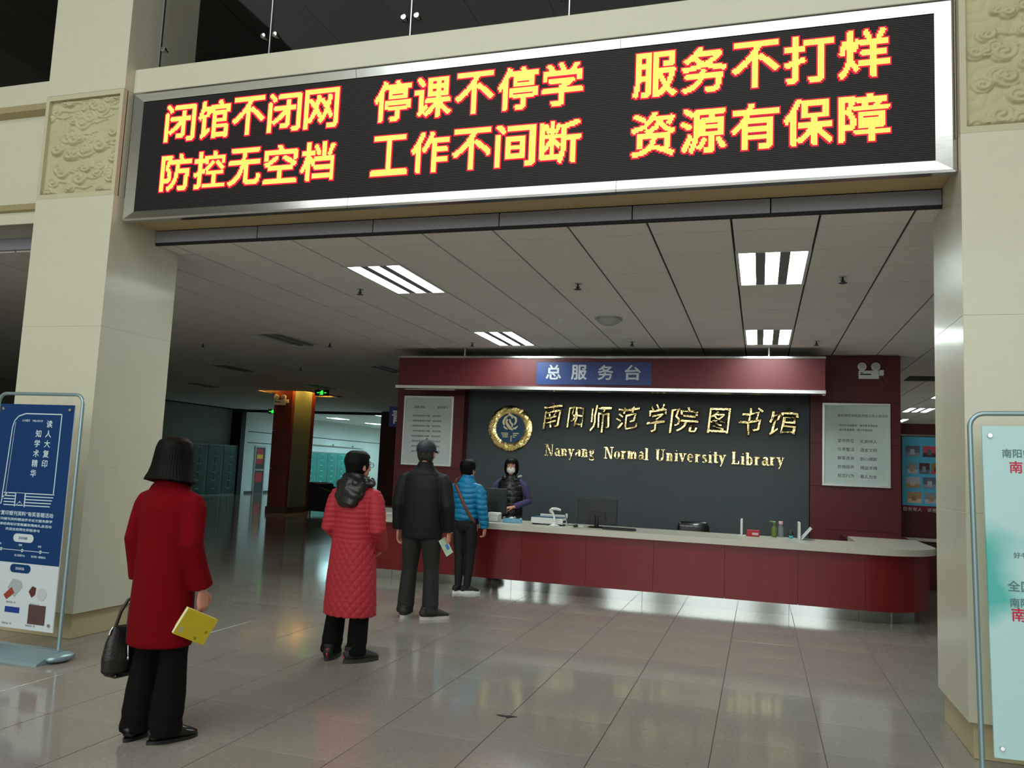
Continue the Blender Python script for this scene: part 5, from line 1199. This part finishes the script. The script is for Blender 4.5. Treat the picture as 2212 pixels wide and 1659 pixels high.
# u runs from the upper left corner to the right one, v down the page edge
book('book', 'yellow covered paperback book held in the right hand of the woman in red', (-3.02, 3.70), .135, .600, (.17, -.09), (-.06, -.13), .192, .145, .026, -.42, mat('yellow_cover', (196, 176, 34), .45, noise=((12, .05),)), PAG, 'book', deco1, depth=-.125)
def deco2(o, wd, ht, th):
    for s_ in (1, -1):
        z = s_*(th/2+.0004); part('blue_print', MB().bev(-wd*.1, wd*.32, -ht*.1, ht*.22, min(z, z-s_*.0008), max(z, z-s_*.0008), .0002), mat('cover_blue', (60, 120, 200), .4), o, world=False)
book('magazine', 'pale green magazine with a blue patch held by the man in the cap', (-3.14, 7.51), .183, .705, (.07, .04), (.03, -.17), .11, .17, .012, -.9, mat('pale_green_cover', (176, 200, 176), .4), PAG, 'magazine', deco2, depth=-.09)
# handbag
c4, s4 = math.cos(math.radians(-4)), math.sin(math.radians(-4))
hb = thing('handbag', 'black leather handbag with two handles hanging from the left hand of the woman in red', 'bag', (-3.045-.222*c4, 3.68+.222*-s4+.035, .30), math.radians(-10))
LB = mat('black_leather', (15, 15, 16), .35, noise=((30, .1),), bump=(90, .2), spec=.5)
mb = MB(); mb.tube([(0, 0, z) for z in (.01, .03, .10, .18, .235, .262, .27)], [(.06, .145), (.078, .168), (.082, .172), (.070, .158), (.050, .140), (.030, .126), (.012, .12)], 28)
me = remesh(mb, .006, 3); v = arr(me); n = norms(me); setv(me, v+n*(wrinkle(v, 18, .005, 3))[:, None]); finish(me, 'bag_body', LB, hb)
part('base', MB().bev(-.05, .05, -.125, .125, 0.0, .02, .008), LB, hb, world=False)
for sx in (-1, 1):
    pts = [(sx*.055, -.075, .19), (sx*.05, -.072, .25), (sx*.034, -.06, .33), (sx*.014, -.035, .395), (sx*.008, 0, .418), (sx*.014, .035, .395), (sx*.034, .06, .33), (sx*.05, .072, .25), (sx*.055, .075, .19)]
    h = part('handle', MB().tube(pts, .0085, 10, ref=(0, 1, 0)), mat('dark_brown_leather', (34, 26, 24), .4), hb, 60, world=False)
    for y in (-.075, .075): part('ring', MB().tube([(sx*.062+.012*math.cos(a)*.3, y+.012*math.cos(a), .20+.016*math.sin(a)) for a in np.linspace(0, 2*PI, 13)], .003, 6), ALU, h, world=False) if False else link('handle_ring', MB().tube([(sx*.068, y+.012*math.cos(a), .20+.016*math.sin(a)) for a in np.linspace(0, 2*PI, 13)], .003, 6).mesh('ring', ALU, True), h)
part('zip_pull', MB().tube([(.0, -.125, .262), (.004, -.142, .245), (.006, -.148, .225)], [.006, .005, .007], 8), ALU, hb, 60, world=False)
part('charm', MB().tube([(.072, -.08, .185), (.082, -.085, .15), (.086, -.085, .12)], [.004, .005, .004], 8).ell((.088, -.085, .108), (.008, .008, .012), 8, 6), ALU, hb, 60, world=False)

# ================================================================== on and behind the desk
DZ = .811
def monitor(x, y, wd, z0, z1, label, rz=0.):
    t = thing('monitor', label, 'monitor', (x, y, DZ), rz)
    part('screen_shell', MB().bev(-wd/2, wd/2, -.012, .022, z0-DZ, z1-DZ, .006), mat('monitor_grey', (34, 38, 42), .45), t, world=False)
    part('display', MB().box(-wd/2+.012, wd/2-.012, .0222, .0235, z0-DZ+.02, z1-DZ-.012), mat('screen_glass', (20, 24, 28), .12), t, world=False)
    part('rear_bulge', MB().prism([(-.12, (z0-DZ)+.03), (.12, (z0-DZ)+.03), (.10, (z0-DZ)+.15), (-.10, (z0-DZ)+.15)], 'y', -.03, -.012), BLK, t, world=False)
    part('stand_neck', MB().tube([(0, -.02, .012), (0, -.03, .06), (0, -.025, z0-DZ+.10)], [(.03, .012), (.022, .012), (.028, .014)], 10), BLK, t, 60, world=False)
    part('stand_base', MB().lathe([(.11, 0), (.115, .006), (.10, .012), (.03, .018)], 28), BLK, t, 40, world=False)
    return t
monitor(-1.93, 10.02, .50, .855, 1.165, 'dark flat monitor seen from behind beside the white scanner', -.03)
monitor(-3.40, 10.18, .46, .90, 1.225, 'dark flat monitor between the woman in blue and the clerk', .05)
t = thing('keyboard', 'black keyboard on the desk beside the monitor stand', 'keyboard', (-1.62, 9.83, DZ), -.04)
part('body', MB().bev(-.20, .20, -.06, .06, 0, .022, .004), BLK, t, world=False)
part('keys', MB().box(-.19, .19, -.05, .05, .022, .028), mat('key_black', (26, 26, 28), .5), t, world=False, kind='stuff')
t = thing('mouse', 'small black mouse on the desk left of the monitor', 'mouse', (-2.17, 9.88, DZ)); part('shell', MB().ell((0, 0, .014), (.032, .055, .018), 14, 8), BLK, t, 60, world=False); part('wheel', MB().lathe([(.007, -.003), (.007, .003)], 10, (0, .028, .030), 'x'), ALU, t, world=False)
t = thing('book_desensitizer', 'low white desktop device with blue top and a rail on the desk', 'device', (-2.54, 10.0, DZ), -.05)
part('case', MB().bev(-.205, .205, -.11, .11, .015, .088, .005), WHITEL, t, world=False)
part('blue_pad', MB().bev(-.20, .19, -.10, .10, .088, .098, .002), mat('pad_blue', (24, 84, 110), .4), t, world=False)
part('guide_rail', MB().bev(-.15, .20, .095, .112, .095, .125, .004), WHITEL, t, world=False)
part('end_bracket', MB().bev(.19, .21, .07, .112, .088, .145, .003), WHITEL, t, world=False)
for sx in (-1, 1):
    for sy in (-1, 1): part('foot', MB().lathe([(.02, 0), (.024, .016)], 12, (sx*.17, sy*.09, 0)), BLK, t, world=False)
part('side_slot', MB().box(.2052, .2062, -.08, .06, .035, .06), BLK, t, world=False)
t = thing('barcode_scanner', 'white handheld scanner on a curved stand in front of the white device', 'scanner', (-2.42, 9.79, DZ), .15)
part('stand_base', MB().lathe([(.07, 0), (.072, .006), (.05, .012), (.026, .03), (.016, .05)], 24), WHITEL, t, 50, world=False)
part('stand_neck', MB().tube([(0, 0, .04), (.0, 0, .09), (-.008, 0, .13), (-.028, 0, .165), (-.05, 0, .182)], [(.015, .013), (.013, .011), (.012, .010), (.016, .012), (.024, .012)], 12), WHITEL, t, 60, world=False)
part('scanner_head', MB().tube([(-.062, 0, .176), (-.055, 0, .192), (-.03, 0, .208), (.01, 0, .212), (.055, 0, .204), (.075, 0, .196)], [(.008, .016), (.014, .026), (.018, .024), (.018, .018), (.016, .016), (.012, .012)], 14, ref=(0, 0, 1)), WHITEL, t, 60, world=False)
cb = [(.075, 0, .196), (.10, 0, .19), (.13, .04, .14), (.15, .12, .06), (.16, .2, .006), (.28, .24, .006)]
part('cable', MB().tube(cb, .004, 8), BLK, t, 60, world=False)
t = thing('mask_box', 'open pale blue tissue box on the desk in front of the clerk', 'box', (-3.0, 9.93, DZ), .08)
part('box_body', MB().bev(-.115, .115, -.055, .055, 0, .055, .003), mat('box_blue', (112, 168, 196), .6, noise=((14, .15),)), t, world=False)
wv = MB(); 
for i in range(9):
    for j in range(4):
        pass
g = 10; vs = [(-.12+.22*i/(g-1), -.05+.10*j/3, .058+.012*math.sin(i*1.1+j)+.006*math.sin(i*2.3)) for j in range(4) for i in range(g)]
wv.add(vs+[(a, b, c-.003) for a, b, c in vs], [(j*g+i, j*g+i+1, (j+1)*g+i+1, (j+1)*g+i) for j in range(3) for i in range(g-1)]+[(40+j*g+i, 40+(j+1)*g+i, 40+(j+1)*g+i+1, 40+j*g+i+1) for j in range(3) for i in range(g-1)])
part('white_sheet', wv, WHITEL, t, 60, world=False)
t = thing('printer', 'small white box shaped printer on the desk right of the woman in blue', 'printer', (-3.25, 9.95, DZ), .0)
part('case', MB().bev(-.075, .075, -.07, .07, 0, .115, .012), WHITEL, t, 40, world=False); part('lid_seam', MB().box(-.0755, .0755, -.0705, .05, .075, .078), mat('seam_grey', (120, 124, 124), .6), t, world=False)
t = thing('paper_stack', 'few white papers lying on the left end of the desk', 'paper', (-4.75, 10.15, DZ), .3)
for k in range(3): part('sheet', MB().box(-.15+.02*k, .15+.02*k, -.105, .105, .001+k*.002, .0025+k*.002), mat('paper_white', (226, 228, 226), .6), t, world=False)
t = thing('paper_sheet', 'white paper lying on the desk between scanner and monitor', 'paper', (-2.2, 10.02, DZ), .2); part('sheet', MB().box(-.1, .1, -.08, .08, .0, .0015), mat('paper_white', (226, 228, 226), .6), t, world=False)
# office chair behind the desk
t = thing('office_chair', 'black leather office chair whose top shows above the desk', 'chair', (-.86, 11.35, 0), .12)
LE = mat('chair_leather', (16, 16, 18), .25, coat=.4)
mb = MB(); mb.tube([(0, 0, z) for z in (.50, .55, .72, .83, .875, .885)], [(.16, .02), (.21, .035), (.225, .045), (.21, .04), (.195, .025), (.17, .01)], 24); me = remesh(mb, .01, 3); finish(me, 'backrest', LE, t)
mb = MB(); mb.tube([(0, .24, z) for z in (.40, .42, .47, .49)], [(.2, .2), (.24, .24), (.24, .24), (.2, .2)], 24); me = remesh(mb, .012, 3); finish(me, 'seat', LE, t)
part('gas_column', MB().tube([(0, .24, .08), (0, .24, .40)], .03, 12), BLK, t, 60, world=False)
for k in range(5):
    a = 2*PI*k/5; part('base_arm', MB().tube([(0, .24, .10), (.28*math.cos(a), .24+.28*math.sin(a), .06)], [.025, .016], 8), BLK, t, 60, world=False); part('caster', MB().lathe([(.028, -.02), (.028, .02)], 12, (.28*math.cos(a), .24+.28*math.sin(a), .03), 'x'), BLK, t, world=False)
for sx in (-1, 1): part('armrest', MB().tube([(sx*.26, .06, .52), (sx*.27, .10, .64), (sx*.27, .36, .64), (sx*.26, .40, .46)], .016, 8), BLK, t, 60, world=False)
t = thing('office_chair', 'black office chair at the left end behind the desk, behind the man', 'chair', (-4.75, 11.6, 0), .4)
mb = MB(); mb.tube([(0, 0, z) for z in (.50, .55, .78, .92, .96)], [(.16, .02), (.21, .035), (.22, .045), (.19, .03), (.16, .012)], 24); me = remesh(mb, .012, 3); finish(me, 'backrest', LE, t)
mb = MB(); mb.tube([(0, .24, z) for z in (.40, .42, .47, .49)], [(.2, .2), (.24, .24), (.24, .24), (.2, .2)], 24); me = remesh(mb, .014, 3); finish(me, 'seat', LE, t)
part('pedestal', MB().tube([(0, .24, 0.0), (0, .24, .03), (0, .24, .06), (0, .24, .40)], [.26, .26, .03, .03], 20), BLK, t, 30, world=False)
# things at the right end of the desk
t = thing('display_stand', 'thin white upright panel on the desk left of the red box', 'stand', (-.205, 10.25, DZ)); part('panel', MB().bev(-.012, .012, -.10, .10, 0.006, .20, .004), WHITEL, t, world=False); part('foot', MB().bev(-.04, .04, -.10, .10, 0, .006, .002), WHITEL, t, world=False)
t = thing('small_box', 'small red box with pale lettering block on the desk', 'box', (-.075, 10.28, DZ), .05); part('body', MB().bev(-.075, .075, -.05, .05, 0, .075, .004), mat('box_red', (170, 20, 44), .45), t, world=False); part('pale_patch', MB().box(-.01, .06, -.0512, -.0505, .018, .045), mat('patch_pale', (214, 180, 186), .5), t, world=False)
BG = mat('green_bottle', (92, 112, 34), .25, coat=.3); 
t = thing('spray_bottle', 'green spray bottle on the desk between red box and clear bottle', 'bottle', (.17, 10.35, DZ))
part('body', MB().lathe([(.03, 0), (.033, .01), (.033, .09), (.026, .115), (.014, .13), (.014, .145)], 18), BG, t, 40, world=False); part('nozzle', MB().tube([(0, 0, .145), (0, 0, .175)], .012, 8).tube([(.015, 0, .178), (-.05, 0, .185), (-.058, 0, .175)], [.011, .008, .006], 8), mat('leaf_green', (96, 132, 50), .4), t, 60, world=False)
CL = mat('clear_plastic', (170, 178, 180), .08); CL.node_tree.nodes['Principled BSDF'].inputs['Alpha'].default_value = .35
t = thing('water_bottle', 'clear plastic bottle with pink cap on the desk', 'bottle', (.245, 10.38, DZ))
part('body', MB().lathe([(.03, 0), (.034, .008), (.034, .10), (.028, .13), (.016, .15), (.015, .158)], 18), CL, t, 40, world=False); part('cap', MB().lathe([(.024, .156), (.025, .16), (.025, .188), (.02, .192)], 18), mat('pink_cap', (226, 170, 186), .4), t, 40, world=False)
t = thing('laptop', 'thin white laptop seen edge-on at the right end of the desk', 'laptop', (.45, 10.3, DZ), 0)
part('screen', MB().bev(-.012, .012, -.14, .14, .0, .20, .004), WHITEL, t, world=False); part('keyboard_base', MB().prism([(.012, .002), (.03, .002), (.14, .135), (.13, .145)], 'y', -.14, .14), WHITEL, t, world=False)
t = thing('small_cup', 'small turquoise cup beside the white laptop', 'cup', (.36, 10.30, DZ)); part('cup', MB().lathe([(.02, 0), (.026, .035), (.023, .035), (.018, .004)], 16), mat('turquoise', (60, 180, 190), .4), t, 40, world=False); part('dark_lid', MB().ell((-.0, .02, .05), (.035, .01, .04), 12, 8), BLK, t, 60, world=False)
# armchair far back on the left
t = thing('armchair', 'black boxy armchair far back, half hidden by the coral coat', 'armchair', (-11.35, 20.0, 0), -.1)
part('back', MB().prism([(-.42, .10), (-.40, .88), (-.16, .84), (-.14, .10)], 'y', -.38, .38), BLKM, t, world=False)
part('seat', MB().bev(-.16, .42, -.30, .30, .10, .42, .03), BLKM, t, 40, world=False)
for sy in (-1, 1):
    part('armrest', MB().prism([(-.42, .10), (-.42, .84), (.42, .62), (.42, .10)], 'y', min(sy*.30, sy*.40), max(sy*.30, sy*.40)), BLKM, t, world=False)
    for sx in (-1, 1): part('leg', MB().tube([(sx*.36, sy*.34, 0), (sx*.36, sy*.34, .10)], .025, 8), BLK, t, world=False)
# a scrap on the floor
t = MB().prism([(-.07, .0), (-.045, .012), (-.01, .008), (.02, .02), (.06, .014), (.035, -.005), (.01, -.03), (-.005, -.012), (-.03, -.014)], 'z', 0.0, .004).off((-1.45, 4.86, 0))
tag(link('floor_scrap', t.mesh('floor_scrap', mat('scrap_dark', (36, 34, 30), .8))), 'small dark scrap lying on the floor tiles in the foreground', 'scrap')
